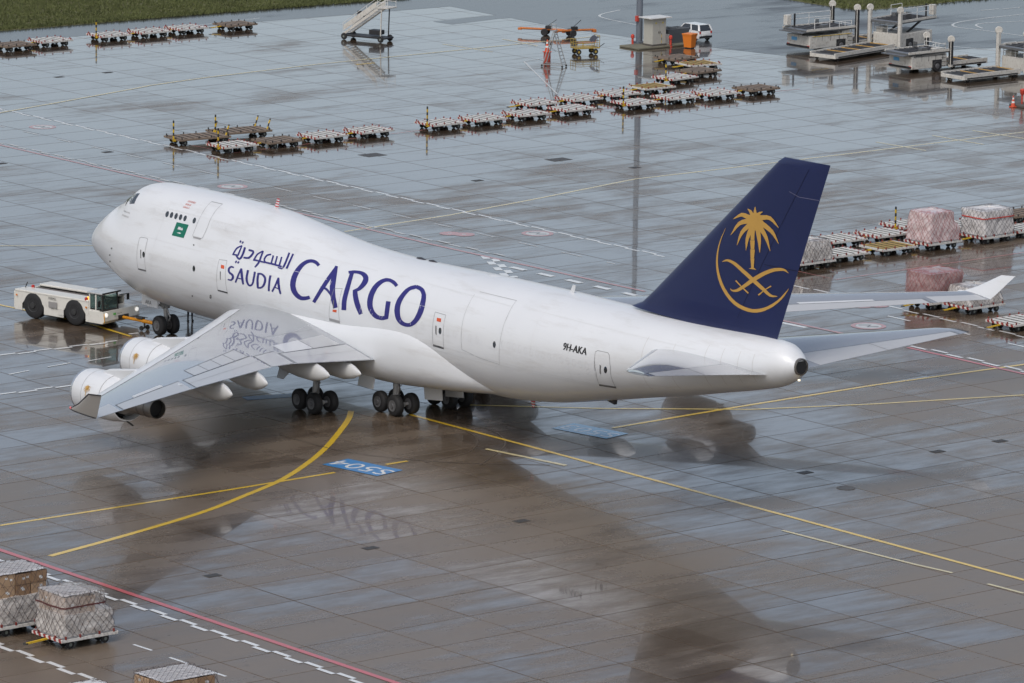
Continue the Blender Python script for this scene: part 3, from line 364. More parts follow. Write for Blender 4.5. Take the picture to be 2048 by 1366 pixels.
'SIDEDOOR': [[[42.58,8.18],[42.7,7.56],[42.78,6.93],[42.89,5.99],[42.96,5.21]],[[46.24,8.39],[46.41,7.66],[46.47,6.75],[46.46,5.79],[46.39,4.95]],[[42.96,5.21],[44.6,4.99],[46.38,4.91]],[[42.78,8.35],[44.57,8.37],[46.24,8.39]]],
'SILLS': [[[9.4,4.74],[10.34,4.77],[10.32,4.67],[9.38,4.65]],[[14.69,7.46],[15.58,7.47],[15.51,7.37],[14.74,7.36]],[[18.31,4.8],[19.38,4.81],[19.36,4.72],[18.32,4.72]],[[30.0,4.93],[31.06,4.94],[31.04,4.78],[29.98,4.77]],[[40.22,5.06],[41.24,5.05],[41.22,4.94],[40.2,4.95]],[[54.39,5.09],[55.6,5.12],[55.5,5.0],[54.32,4.97]]],
'PLACARDS': [[[18.43,6.32],[18.77,6.33],[18.85,6.13],[18.5,6.12]],[[40.39,6.6],[40.8,6.62],[40.84,6.42],[40.43,6.42]],[[30.34,5.49],[30.74,5.53],[30.73,5.38],[30.33,5.36]]],
'HANDLES': [[[9.6,5.93],[9.71,5.92],[9.82,5.42],[9.73,5.43]],[[18.48,5.95],[18.59,5.92],[18.68,5.44],[18.6,5.47]],[[40.39,6.17],[40.51,6.14],[40.58,5.65],[40.47,5.69]],[[54.98,6.32],[55.07,6.27],[54.93,5.76],[54.86,5.8]],[[30.24,6.05],[30.37,6.02],[30.44,5.55],[30.35,5.56]]],
'WINDOWS': [[[11.37,8.31],[11.37,8.22],[11.32,8.15],[11.24,8.11],[11.15,8.12],[11.07,8.18],[11.03,8.26],[11.03,8.35],[11.07,8.42],[11.15,8.46],[11.24,8.45],[11.32,8.39]],[[11.86,8.32],[11.86,8.23],[11.81,8.16],[11.73,8.13],[11.64,8.14],[11.56,8.19],[11.52,8.28],[11.52,8.37],[11.56,8.44],[11.64,8.47],[11.73,8.46],[11.81,8.41]],[[12.37,8.33],[12.36,8.24],[12.32,8.17],[12.24,8.13],[12.15,8.14],[12.07,8.2],[12.03,8.28],[12.03,8.37],[12.07,8.44],[12.15,8.48],[12.24,8.47],[12.32,8.41]],[[12.86,8.33],[12.86,8.24],[12.81,8.17],[12.73,8.14],[12.65,8.15],[12.57,8.2],[12.53,8.29],[12.53,8.38],[12.57,8.45],[12.65,8.48],[12.74,8.47],[12.82,8.42]],[[13.36,8.34],[13.35,8.25],[13.31,8.17],[13.23,8.14],[13.14,8.15],[13.07,8.21],[13.03,8.29],[13.02,8.38],[13.07,8.45],[13.14,8.48],[13.23,8.47],[13.31,8.42]],[[14.37,8.35],[14.37,8.26],[14.32,8.18],[14.24,8.15],[14.15,8.16],[14.08,8.22],[14.04,8.3],[14.04,8.39],[14.08,8.46],[14.15,8.49],[14.24,8.48],[14.32,8.43]],[[15.86,5.72],[15.86,5.62],[15.82,5.54],[15.75,5.51],[15.67,5.52],[15.61,5.58],[15.57,5.67],[15.58,5.77],[15.61,5.84],[15.67,5.87],[15.75,5.86],[15.82,5.8]],[[10.19,5.71],[10.19,5.62],[10.15,5.54],[10.08,5.5],[10.01,5.52],[9.95,5.58],[9.91,5.67],[9.91,5.77],[9.94,5.84],[10.0,5.87],[10.07,5.86],[10.15,5.8]],[[41.02,5.96],[41.01,5.86],[40.97,5.78],[40.9,5.74],[40.82,5.76],[40.76,5.82],[40.73,5.91],[40.74,6.01],[40.78,6.09],[40.84,6.12],[40.92,6.11],[40.99,6.05]],[[46.11,6.01],[46.1,5.91],[46.06,5.83],[45.99,5.79],[45.92,5.81],[45.86,5.87],[45.83,5.96],[45.84,6.06],[45.88,6.14],[45.94,6.17],[46.01,6.16],[46.07,6.1]],[[55.51,6.1],[55.46,5.99],[55.39,5.91],[55.31,5.87],[55.25,5.89],[55.23,5.95],[55.24,6.05],[55.29,6.16],[55.35,6.24],[55.42,6.28],[55.48,6.26],[55.52,6.2]]],
'PLUGS': {'up1':[3,[9.68,8.25],[10.71,8.3]],'up2':[10,[16.2,8.37],[19.81,8.35]],'m1':[7,[5.48,5.74],[8.68,5.81]],'m2':[12,[10.84,5.7],[15.19,5.74]],'m3':[5,[41.56,5.97],[44.39,5.99]],'m4':[15,[46.74,6.13],[53.91,6.08]],'m5':[8,[32.13,5.86],[39.14,5.97]]},
'REG': [[[52.13,6.82],[53.65,6.81]],[[52.1,6.7],[52.06,7.01]]],
'COCKPIT': [[[4.38,8.55],[7.01,8.9],[7.13,8.33],[6.02,8.46]]],
'NOSEPORTS': [[[5.97,5.43],[5.95,5.4],[5.91,5.37],[5.86,5.36],[5.8,5.36],[5.76,5.37],[5.74,5.4],[5.76,5.43],[5.8,5.45],[5.85,5.47],[5.91,5.47],[5.95,5.46]],[[5.63,4.96],[5.61,4.93],[5.55,4.9],[5.48,4.88],[5.42,4.87],[5.38,4.89],[5.38,4.92],[5.41,4.95],[5.47,4.98],[5.53,5.0],[5.59,5.0],[5.63,4.99]],[[5.42,4.51],[5.37,4.47],[5.29,4.43],[5.21,4.41],[5.13,4.41],[5.1,4.42],[5.12,4.45],[5.16,4.49],[5.24,4.53],[5.32,4.55],[5.39,4.56],[5.43,4.54]],[[15.11,7.0],[15.12,6.97],[15.1,6.95],[15.07,6.94],[15.03,6.94],[14.99,6.96],[14.96,6.98],[14.96,7.01],[14.97,7.03],[15.0,7.04],[15.04,7.04],[15.08,7.02]],[[15.26,3.91],[15.22,3.87],[15.18,3.84],[15.13,3.83],[15.09,3.83],[15.07,3.85],[15.08,3.88],[15.11,3.91],[15.16,3.94],[15.21,3.96],[15.25,3.96],[15.26,3.94]],[[17.47,4.22],[17.42,4.15],[17.34,4.09],[17.26,4.06],[17.21,4.07],[17.19,4.11],[17.22,4.18],[17.26,4.25],[17.33,4.31],[17.4,4.34],[17.46,4.33],[17.48,4.29]]],
'TITLE': [[[12.38,9.2],[13.24,9.24],[13.48,8.78],[12.9,8.75]]],
}
# ---------------------------------------------------------------- the aircraft (x runs aft from the nose, y to starboard)
K = 0.0143
FT = [(0.1,5.36,5.46,0.05,0.05),
(0.35,5.02,5.86,0.55,0.52),
(0.85,4.72,6.3,1.05,1.0),
(1.7,4.34,6.96,1.58,1.42),
(3.0,3.86,7.77,2.12,1.75),
(4.5,3.34,8.62,2.52,1.95),
(5.6,3.00,9.27,2.74,2.05),
(6.6,2.74,9.76,2.89,2.15),
(8.0,2.52,9.96,3.05,2.25),
(10.0,2.40,10.01,3.18,2.35),
(12.5,2.30,10.02,3.25,2.4),
(20.0,2.16,9.86,3.25,2.4),
(23.0,2.10,9.55,3.25,2.45),
(26.0,2.05,9.17,3.25,2.6),
(29.0,2.03,8.88,3.25,2.85),
(32.0,2.01,8.74,3.25,3.12),
(34.0,2.00,8.70,3.25,3.25),
(44.0,2.10,8.83,3.25,3.25),
(48.0,2.48,8.84,3.22,3.2),
(52.0,3.20,8.78,3.05,2.95),
(56.0,4.00,8.75,2.75,2.55),
(60.0,4.78,8.76,2.33,2.12),
(63.0,5.42,8.80,1.93,1.75),
(65.5,5.95,8.84,1.55,1.42),
(67.2,6.40,8.76,1.18,1.1),
(68.1,6.88,8.33,0.78,0.74),
(68.5,7.27,7.98,0.42,0.4)]
def pch(x, col):
    xs = [r[0] for r in FT]; ys = [r[col] for r in FT]; n = len(xs); h = [xs[i + 1] - xs[i] for i in range(n - 1)]; d = [(ys[i + 1] - ys[i]) / h[i] for i in range(n - 1)]
    i = max(0, min(n - 2, next((k for k in range(n - 1) if x <= xs[k + 1]), n - 2)))
    def m(j):
        if j == 0: return d[0]
        if j == n - 1: return d[-1]
        if d[j - 1] * d[j] <= 0: return 0.0
        w1 = 2 * h[j] + h[j - 1]; w2 = h[j] + 2 * h[j - 1]; return (w1 + w2) / (w1 / d[j - 1] + w2 / d[j])
    t = (x - xs[i]) / h[i]
    return ys[i] * (2 * t ** 3 - 3 * t * t + 1) + h[i] * m(i) * (t ** 3 - 2 * t * t + t) + ys[i + 1] * (-2 * t ** 3 + 3 * t * t) + h[i] * m(i + 1) * (t ** 3 - t * t)
_sec = {}
def section(s, n=64):
    key = (round(s, 4), n)
    if key in _sec: return _sec[key]
    zb, zt, w, ru = [pch(s, c) for c in (1, 2, 3, 4)]; ru = min(ru, w); H = zt - zb
    zc = zb + min(w, H * 0.5) if H < 2 * w + .01 else zb + w
    hd = zc - zb; hu = zt - zc; D = (zt - ru) - zc; p = []
    if hu <= w * 1.02 or D <= abs(w - ru) + 1e-3:
        for i in range(2 * n + 1):
            t = -math.pi / 2 + math.pi * i / (2 * n); p.append((w * math.cos(t), zc + (hd if t < 0 else hu) * math.sin(t)))
    else:
        al = math.asin((w - ru) / D)
        for i in range(n + 1):
            t = -math.pi / 2 + (math.pi / 2 + al) * i / n; p.append((w * math.cos(t), zc + (hd if t < 0 else w) * math.sin(t)))
        for i in range(n):
            t = al + (math.pi / 2 - al) * i / (n - 1); p.append((ru * math.cos(t), zt - ru + ru * math.sin(t)))
    # resample by arc length so that neighbouring sections line up
    cum = [0.0]
    for i in range(len(p) - 1): cum.append(cum[-1] + math.hypot(p[i + 1][0] - p[i][0], p[i + 1][1] - p[i][1]))
    q = []; k = 0; m = 60
    for i in range(m + 1):
        t = cum[-1] * i / m
        while k < len(p) - 2 and cum[k + 1] < t: k += 1
        f = (t - cum[k]) / max(1e-9, cum[k + 1] - cum[k]); f = min(1.0, max(0.0, f)); q.append((max(0.0, p[k][0] + f * (p[k + 1][0] - p[k][0])), p[k][1] + f * (p[k + 1][1] - p[k][1]) + K * (s - 33)))
    _sec[key] = q; return q
def hw(s, z):
    a = section(s)
    if z <= a[0][1] or z >= a[-1][1]: return 0.0
    for i in range(len(a) - 1):
        if a[i][1] <= z <= a[i + 1][1]:
            dz = a[i + 1][1] - a[i][1]; t = (z - a[i][1]) / dz if dz > 1e-9 else 0; return a[i][0] + t * (a[i + 1][0] - a[i][0])
    return 0.0
def fus_pt(s, z, off, side=-1):
    s = round(s, 2); h0 = hw(s, z); e = 0.05
    hs = (hw(s + e, z) - hw(max(s - e, .11), z)) / (2 * e); hz = (hw(s, z + e) - hw(s, z - e)) / (2 * e)
    n = Vector((-hs, side, -hz)); n.normalize()
    return Vector((s, side * h0, z)) + Vector((n.x, n.y, n.z)) * off

WHITE = mat('aircraft_white', (0.70, 0.71, 0.72), 0.34, coat=0.35, coat_rough=0.12, var=0.05, scale=0.35, dirt=0.45, dirt_rgb=(0.50, 0.48, 0.45), bump=0.03, bscale=0.9, stretch=(0.25, 1.0, 1.6))
GREY = mat('aircraft_grey', (0.27, 0.285, 0.305), 0.22, coat=1.0, coat_rough=0.03, var=0.06, scale=0.3, dirt=0.12, dirt_rgb=(0.3, 0.29, 0.27))
LGREY = mat('aircraft_light_grey', (0.64, 0.65, 0.66), 0.32, coat=0.4, coat_rough=0.1, var=0.05, scale=0.3)
PANEL = mat('aircraft_panel_grey', (0.47, 0.475, 0.48), 0.35, coat=0.5, coat_rough=0.1, var=0.06, scale=0.5)
BARE = mat('bare_metal', (0.62, 0.64, 0.67), 0.26, metal=0.75, var=0.08, scale=0.4)
NAVY = mat('tail_navy', (0.008, 0.015, 0.072), 0.35, coat=0.25, coat_rough=0.2, var=0.15, scale=0.4)
GOLD = mat('tail_gold', (0.50, 0.29, 0.07), 0.4, var=0.06)
INK = mat('lettering_navy', (0.022, 0.018, 0.16), 0.4, var=0.05)
GREEN = mat('flag_green', (0.0, 0.14, 0.085), 0.45, var=0.04); FLAGW = mat('flag_white', (0.75, 0.75, 0.75), 0.45, var=0.03)
SEAM = mat('panel_seam', (0.30, 0.30, 0.30), 0.5, var=0.1); DARK = mat('dark_gap', (0.04, 0.04, 0.045), 0.5); PLUG = mat('window_plug', (0.66, 0.66, 0.66), 0.4, var=0.03)
GLASS = mat('cabin_window', (0.03, 0.035, 0.04), 0.08, coat=0.6, var=0.1); ORANGE_RED = mat('placard_red', (0.65, 0.10, 0.03), 0.5); NOZ = mat('engine_nozzle_metal', (0.23, 0.21, 0.19), 0.38, metal=0.8, var=0.2, scale=1.5)
TYRE = mat('tyre_rubber', (0.018, 0.018, 0.019), 0.75, var=0.3, scale=4, bump=0.3); RIM = mat('wheel_rim', (0.15, 0.15, 0.155), 0.45, metal=0.3, var=0.2, scale=6, dirt=0.5); STRUT = mat('gear_strut', (0.36, 0.36, 0.36), 0.4, metal=0.3, var=0.2, scale=5, dirt=0.5); BLACK = mat('matt_black', (0.012, 0.012, 0.013), 0.7)
AC = empty('cargo_aircraft', (33, 0, 0), 0, 'white four-engined jumbo cargo aircraft with navy palm-and-swords tail', 'aircraft')
AC.matrix_parent_inverse = Matrix()
def part(mb, name, m, parent=AC, smooth=True, label=None, bevel=0.0):
    o = mb.build(name, m, parent, smooth, bevel, label)
    if parent is AC: o.location = (-33, 0, 0)
    return o
# fuselage
ss = [0.1 + 0.10 * i for i in range(30)] + [3.1 + .25 * i for i in range(40)] + [13.1 + 0.5 * i for i in range(70)] + [48.1 + .3 * i for i in range(66)] + [67.9, 68.05, 68.2, 68.35, 68.5]
rings = []
for s in ss:
    a = section(round(s, 3)); rings.append([Vector((s, y, z)) for y, z in a] + [Vector((s, -y, z)) for y, z in reversed(a[1:-1])])
fuselage = part(MB().loft(rings), 'fuselage', WHITE)
def strip_bm(poly):
    bm = bmesh.new(); vs = [bm.verts.new((p[0], p[1], 0)) for p in poly]; n = len(vs)
    if n % 2 == 0:
        for i in range(n // 2 - 1):
            q = [vs[i], vs[i + 1], vs[n - 2 - i], vs[n - 1 - i]]
            bm.faces.new(q)
    else: bm.faces.new(vs)
    bm.normal_update(); bmesh.ops.triangulate(bm, faces=bm.faces[:]); return bm
def decal(name, polys, m, parent=None, off=0.010, side=-1, zstep=0.14, label=None, step_off=0.0015):
    """flat print wrapped on the fuselage skin; polygons in (station, height)"""
    out = MB()
    for k, poly in enumerate(polys):
        bm = strip_bm(poly)
        z0 = min(p[1] for p in poly); z1 = max(p[1] for p in poly); s0 = min(p[0] for p in poly); s1 = max(p[0] for p in poly)
        z = z0 + zstep
        while z < z1: bmesh.ops.bisect_plane(bm, geom=bm.verts[:] + bm.edges[:] + bm.faces[:], plane_co=(0, z, 0), plane_no=(0, 1, 0)); z += zstep
        s = s0 + 0.8
        while s < s1: bmesh.ops.bisect_plane(bm, geom=bm.verts[:] + bm.edges[:] + bm.faces[:], plane_co=(s, 0, 0), plane_no=(1, 0, 0)); s += 0.8
        bm.verts.index_update(); o_ = off + step_off * (k % 6)
        out.add([fus_pt(v.co.x, v.co.y, o_, side) for v in bm.verts], [[v.index for v in f.verts] for f in bm.faces]); bm.free()
    o = out.build(name, m, parent or fuselage, True, 0, label); return o
def outline(pts, w, closed=True):
    """thin line polygons along a closed path in (station, height)"""
    q = []; n = len(pts)
    for i in range(n if closed else n - 1):
        a = Vector(pts[i]).to_2d() if False else Vector((pts[i][0], pts[i][1])); b = Vector((pts[(i + 1) % n][0], pts[(i + 1) % n][1])); t = b - a
        if t.length < 1e-4: continue
        t.normalize(); nn = Vector((-t.y, t.x)) * w / 2; q.append([a - nn - t * w * .4, b - nn + t * w * .4, b + nn + t * w * .4, a + nn - t * w * .4])
    return [[(p.x, p.y) for p in r] for r in q]
decal('lettering', DEC['CARGO'], INK, label='large navy italic word CARGO'); decal('lettering', DEC['SAUDIA'], INK, label='navy word SAUDIA'); decal('lettering', DEC['ARAB'], INK, label='navy Arabic airline name')
fl = decal('flag', DEC['FLAG'], GREEN, label='green flag with white script and sword'); 
def scr(x0, x1, z0, z1):
    q = []; rnd = random.Random(3)
    for i in range(9):
        x = x0 + (x1 - x0) * i / 9; q.append([(x, z0 + rnd.uniform(0, .04)), (x + .035, z0), (x + .035 + rnd.uniform(-.02, .02), z1 - rnd.uniform(0, .08)), (x, z1)])
    q.append([(x0, z0 + .05), (x1, z0 + .05), (x1, z0 + .08), (x0, z0 + .08)]); return q
decal('flag_script', scr(12.86, 13.40, 7.60, 7.78) + [DEC['FLAGSCRIPT'][1]], FLAGW, fl, 0.02)
for i, d in enumerate(DEC['DOORS']):
    dn = ['entry door', 'upper deck door', 'second door', 'overwing door', 'fourth door', 'rear door'][i]
    dr = decal('door', [d], WHITE, off=0.004, label='white ' + dn + ' with grey outline'); decal('door_seam', outline(d, 0.028), SEAM, dr, 0.012); decal('door_sill', [DEC['SILLS'][i]], SEAM if i in (1, 3) else DARK, dr, 0.016)
    decal('door', [d], WHITE, off=0.004, side=1)
for d in DEC['HANDLES']: decal('door_handle', [d], mat('handle_grey', (0.13, 0.13, 0.13), 0.5), off=0.018)
for d in DEC['PLACARDS']: decal('placard', [d], ORANGE_RED, off=0.016)
for w_ in DEC['WINDOWS']: decal('window', [w_], GLASS, off=0.012); decal('window', [w_], GLASS, off=0.012, side=1)
for d in DEC['SIDEDOOR']: decal('cargo_door_seam', outline(d, 0.022, False), mat('soft_seam', (.42, .42, .42), .5), off=0.012)
for n_, (cnt, a, b) in DEC['PLUGS'].items():
    pl = []
    for i in range(cnt):
        s = a[0] + (b[0] - a[0]) * i / max(1, cnt - 1); z = a[1] + (b[1] - a[1]) * i / max(1, cnt - 1); pl.append([(s + .13 * math.cos(t * math.pi / 5), z + .21 * math.sin(t * math.pi / 5)) for t in range(10)])
    
    for p in pl: decal('window_plug', outline(p, 0.022), PLUG, off=0.008)
for d in DEC['NOSEPORTS']: decal('sensor_port', [d], mat('port_grey', (0.12, 0.12, 0.12), 0.5), off=0.012)
rd = random.Random(5); decal('red_caption', [[(x, z), (x + .05, z), (x + .05, z + .09), (x, z + .09)] for z in (9.16, 9.0, 8.84) for x in [12.45 + .11 * i + rd.uniform(0, .04) for i in range(6 if z < 9.1 else 8)]], mat('caption_red', (0.6, 0.25, 0.22), 0.5), off=0.012)
decal('name_caption', [[(x, z), (x + .06, z), (x + .06, z + .08), (x, z + .08)] for z in (7.45, 7.7) for x in [6.0 + .13 * i for i in range(8)]], mat('caption_grey', (0.42, 0.42, 0.42), 0.5), off=0.012)
for sd_ in (-1, 1):
    for pane in ([(5.1, 8.0), (5.9, 8.02), (5.98, 8.62), (5.5, 8.5)], [(5.95, 8.28), (6.58, 8.22), (6.55, 8.84), (6.05, 8.74)], [(6.62, 8.24), (7.12, 8.34), (7.02, 8.92), (6.62, 8.86)]): decal('cockpit_window', [pane], GLASS, side=sd_, off=0.012)
for s0, s1, z in [(8.6, 36.0, 4.2), (36, 56, 5.05), (47.5, 62, 8.2), (16, 42, 7.0), (9.0, 19.0, 8.6), (44, 58, 4.9), (36.6, 46.2, 8.1), (38.5, 47.5, 4.75), (20.0, 33.0, 8.05), (8.9, 16.0, 6.75)]: decal('skin_seam', outline([(s0 + (s1 - s0) * i / 12, z) for i in range(13)], 0.02, False), PLUG, off=0.008)
for s in (11.0, 17.6, 21.4, 25.0, 29.5, 35.4, 38.6, 49.2, 52.4, 58.2, 60.4, 62.8, 64.0, 65.2, 66.2): decal('skin_seam', outline([(s, section(s)[0][1] + .5 + .25 * i) for i in range(int((section(s)[-1][1] - section(s)[0][1] - 0.9) / .25))], 0.022, False), PLUG if s < 57 else mat('tail_seam', (0.5, 0.48, 0.45), 0.5), off=0.007)
def text_decal(body, s_mid, z_mid, size, m, side=-1, slant=0.0, label=None, bold=0.0):
    me = text_mesh(body, size, shear=slant); bm = bmesh.new(); bm.from_mesh(me); bmesh.ops.triangulate(bm, faces=bm.faces[:]); bm.verts.index_update()
    out = MB()
    for k in range(3 if bold else 1):
        out.add([fus_pt(s_mid - side * 0 + (v.co.x if side < 0 else -v.co.x) + (k - 1) * bold, z_mid + v.co.y, 0.012 + .0015 * k, side) for v in bm.verts], [[v.index for v in f.verts] for f in bm.faces])
    bm.free(); return out.build('registration', m, fuselage, True, 0, label)
text_decal('9H-AKA', 52.9, 6.83, 0.56, BLACK, slant=0.05, label='black registration 9H-AKA', bold=0.025)
# APU exhaust, tail light, roof antennas
ap = MB(); ap.lathe([(0.46, -0.3), (0.46, 0.2), (0.40, 0.22), (0.38, -0.1)], (68.35, 0, 8.14), (1, 0, 0.05), 24); part(ap, 'exhaust_pipe', NOZ)
MB_ = MB(); MB_.lathe([(0.385, 0), (0.38, 0.015)], (68.5, 0, 8.15), (1, 0, .05), 20); part(MB_, 'exhaust_opening', BLACK)
part(MB().box((68.5, -0.12, 7.45), (0.10, 0.08, 0.08)), 'tail_light', mat('tail_light_glow', (1, .85, .6), .4, emit=((1, .8, .5), 1.5)), smooth=False)
for x, h in ((19.6, 0.62), (48.6, 0.45)): 
    zt = section(x)[-1][1]; part(MB().prism([(x, -0.02, zt - .05), (x + .38, -0.02, zt - .05), (x + .52, -0.02, zt + h), (x + .28, -0.02, zt + h)], (0, .04, 0)), 'blade_antenna', stripe_mat('antenna_stripe', (.5, .04, .06), (.75, .75, .75), .16, (0, 0, 1)) if x < 30 else LGREY, smooth=False)
for x, ln in ((33.6, .9), (34.8, .8)): part(MB().lathe([(0.0, 0), (.16, .15), (.2, ln / 2), (.13, ln), (0, ln + .1)], (x, 0.35, section(x)[-1][1] - .10), (1, 0, 0.0), 10), 'dark_antenna', DARK)
for x in (40.9,): part(MB().loft([[Vector((x + dx, r * 1.0 * math.cos(t * math.pi / 8), section(x)[-1][1] - .14 + r * .55 * math.sin(t * math.pi / 8))) for t in range(16)] for dx, r in ((-.1, .02), (.2, .3), (.8, .42), (1.5, .3), (1.9, .02))]), 'antenna_dome', WHITE)
part(MB().prism([(52.6, -.4, 3.62), (53.3, -.4, 3.78), (53.25, -.4, 3.50)], (0, .2, 0)), 'belly_fin', DARK, smooth=False); part(MB().prism([(45.2, -.03, 2.35), (45.6, -.03, 2.4), (45.5, -.03, 1.95), (45.35, -.03, 1.95)], (0, .06, 0)), 'belly_antenna', MATS['antenna_stripe'], smooth=False)
# wing-body fairing
def fairing():
    st = [(18.2, 3.0, .3, .3), (18.9, 3.1, 2.2, .75), (20.2, 3.25, 3.05, 1.25), (22.5, 3.4, 3.5, 1.55), (26, 3.45, 3.62, 1.75), (31, 3.5, 3.62, 1.9), (35, 3.75, 3.58, 2.15), (38, 3.95, 3.46, 2.15), (40.5, 3.85, 3.2, 1.85), (43, 3.6, 2.6, 1.35), (45.2, 3.2, 1.5, .75), (46, 3.0, .4, .3)]
    R_ = []
    for s, zc, w, h in st:
        ring = []
        for i in range(48):
            t = 2 * math.pi * i / 48; c, sn = math.cos(t), math.sin(t); ring.append(Vector((s, w * math.copysign(abs(c) ** 0.62, c), zc + h * math.copysign(abs(sn) ** 0.72, sn) + K * (s - 33))))
        R_.append(ring)
    # smooth along the length
    F = []
    for i in range(len(R_) - 1):
        for j in range(4):
            t = j / 4; p0 = R_[max(i - 1, 0)]; p1 = R_[i]; p2 = R_[i + 1]; p3 = R_[min(i + 2, len(R_) - 1)]
            F.append([0.5 * (2 * p1[k] + (p2[k] - p0[k]) * t + (2 * p0[k] - 5 * p1[k] + 4 * p2[k] - p3[k]) * t * t + (3 * p1[k] - p0[k] - 3 * p2[k] + p3[k]) * t ** 3) for k in range(48)])
    F.append(R_[-1]); return MB().loft(F)
part(fairing(), 'wing_body_fairing', WHITE)
# lifting surfaces
def yt(c): return 5 * (0.2969 * math.sqrt(max(c, 0)) - 0.126 * c - 0.3516 * c * c + 0.2843 * c ** 3 - 0.1036 * c ** 4)
class Surf:
    def __init__(s, st, nrm, camber=0.0): s.st = st; s.nrm = nrm; s.camber = camber     # st: (span, LE, TE, thickness ratio)
    def at(s, y):
        st = s.st; i = max(0, min(len(st) - 2, next((k for k in range(len(st) - 1) if y <= st[k + 1][0]), len(st) - 2))); a, b = st[i], st[i + 1]; t = (y - a[0]) / (b[0] - a[0])
        return Vector(a[1]).lerp(Vector(b[1]), t), Vector(a[2]).lerp(Vector(b[2]), t), a[3] + (b[3] - a[3]) * t
    def pt(s, y, c, up=1, off=0.0):
        le, te, th = s.at(y); ch = (te - le).length; h = yt(c) * th * ch; cam = s.camber * ch * 4 * c * (1 - c)
        return le.lerp(te, c) + Vector(s.nrm) * (cam + up * (h + off))
    def mesh(s, ny=24, nc=20):
        cs = [0.5 - 0.5 * math.cos(math.pi * i / nc) for i in range(nc + 1)]; y0, y1 = s.st[0][0], s.st[-1][0]
        ys = sorted(set([y0 + (y1 - y0) * i / ny for i in range(ny + 1)] + [q[0] for q in s.st]))
        return MB().loft([[s.pt(y, c, 1) for c in cs] + [s.pt(y, c, -1) for c in reversed(cs[1:-1])] for y in ys])
    def panel(s, mb, y0, y1, c0, c1, off=0.008, ny=10, nc=6, up=1, c0b=None, c1b=None):
        c0b = c0 if c0b is None else c0b; c1b = c1 if c1b is None else c1b
        mb.grid(lambda a, b: s.pt(y0 + (y1 - y0) * a, (c0 + (c0b - c0) * a) + ((c1 + (c1b - c1) * a) - (c0 + (c0b - c0) * a)) * b, up, off), ny, nc); return mb
    def edge(s, mb, path, w=0.035, off=0.014, up=1):
        for (ya, ca), (yb, cb) in zip(path[:-1], path[1:]):
            P = [s.pt(ya + (yb - ya) * i / 8, ca + (cb - ca) * i / 8, up, off) for i in range(9)]
            for i in range(8):
                t = (P[i + 1] - P[i]).normalized(); n_ = t.cross(Vector(s.nrm)).normalized() * w / 2; mb.add([P[i] - n_, P[i + 1] - n_, P[i + 1] + n_, P[i] + n_], [(0, 1, 2, 3)])
        return mb
def le_s(y): return 16.3 + 0.97 * y
def wing_st(sg):
    def te(y):
        T_ = [(2.0, 34.8), (3.3, 35.0), (9.65, 35.44), (11.5, 36.16), (15.28, 38.5), (20.12, 41.5), (27.5, 46.36), (31.4, 49.0)]
        for (a, va), (b, vb) in zip(T_[:-1], T_[1:]):
            if a <= y <= b: return va + (vb - va) * (y - a) / (b - a)
        return T_[-1][1]
    r = []
    for y, th in ((2.0, .135), (3.3, .13), (6.5, .118), (9.65, .105), (11.5, .10), (15.3, .095), (20.1, .09), (27.5, .09), (30.6, .09), (31.4, .08)):
        f = (y - 3.3) / 28.1; r.append((y, (le_s(y) if y < 31 else 46.5, sg * y, 3.45 + 2.2 * f), (te(y), sg * y, 3.3 + 2.25 * f), th))
    return r
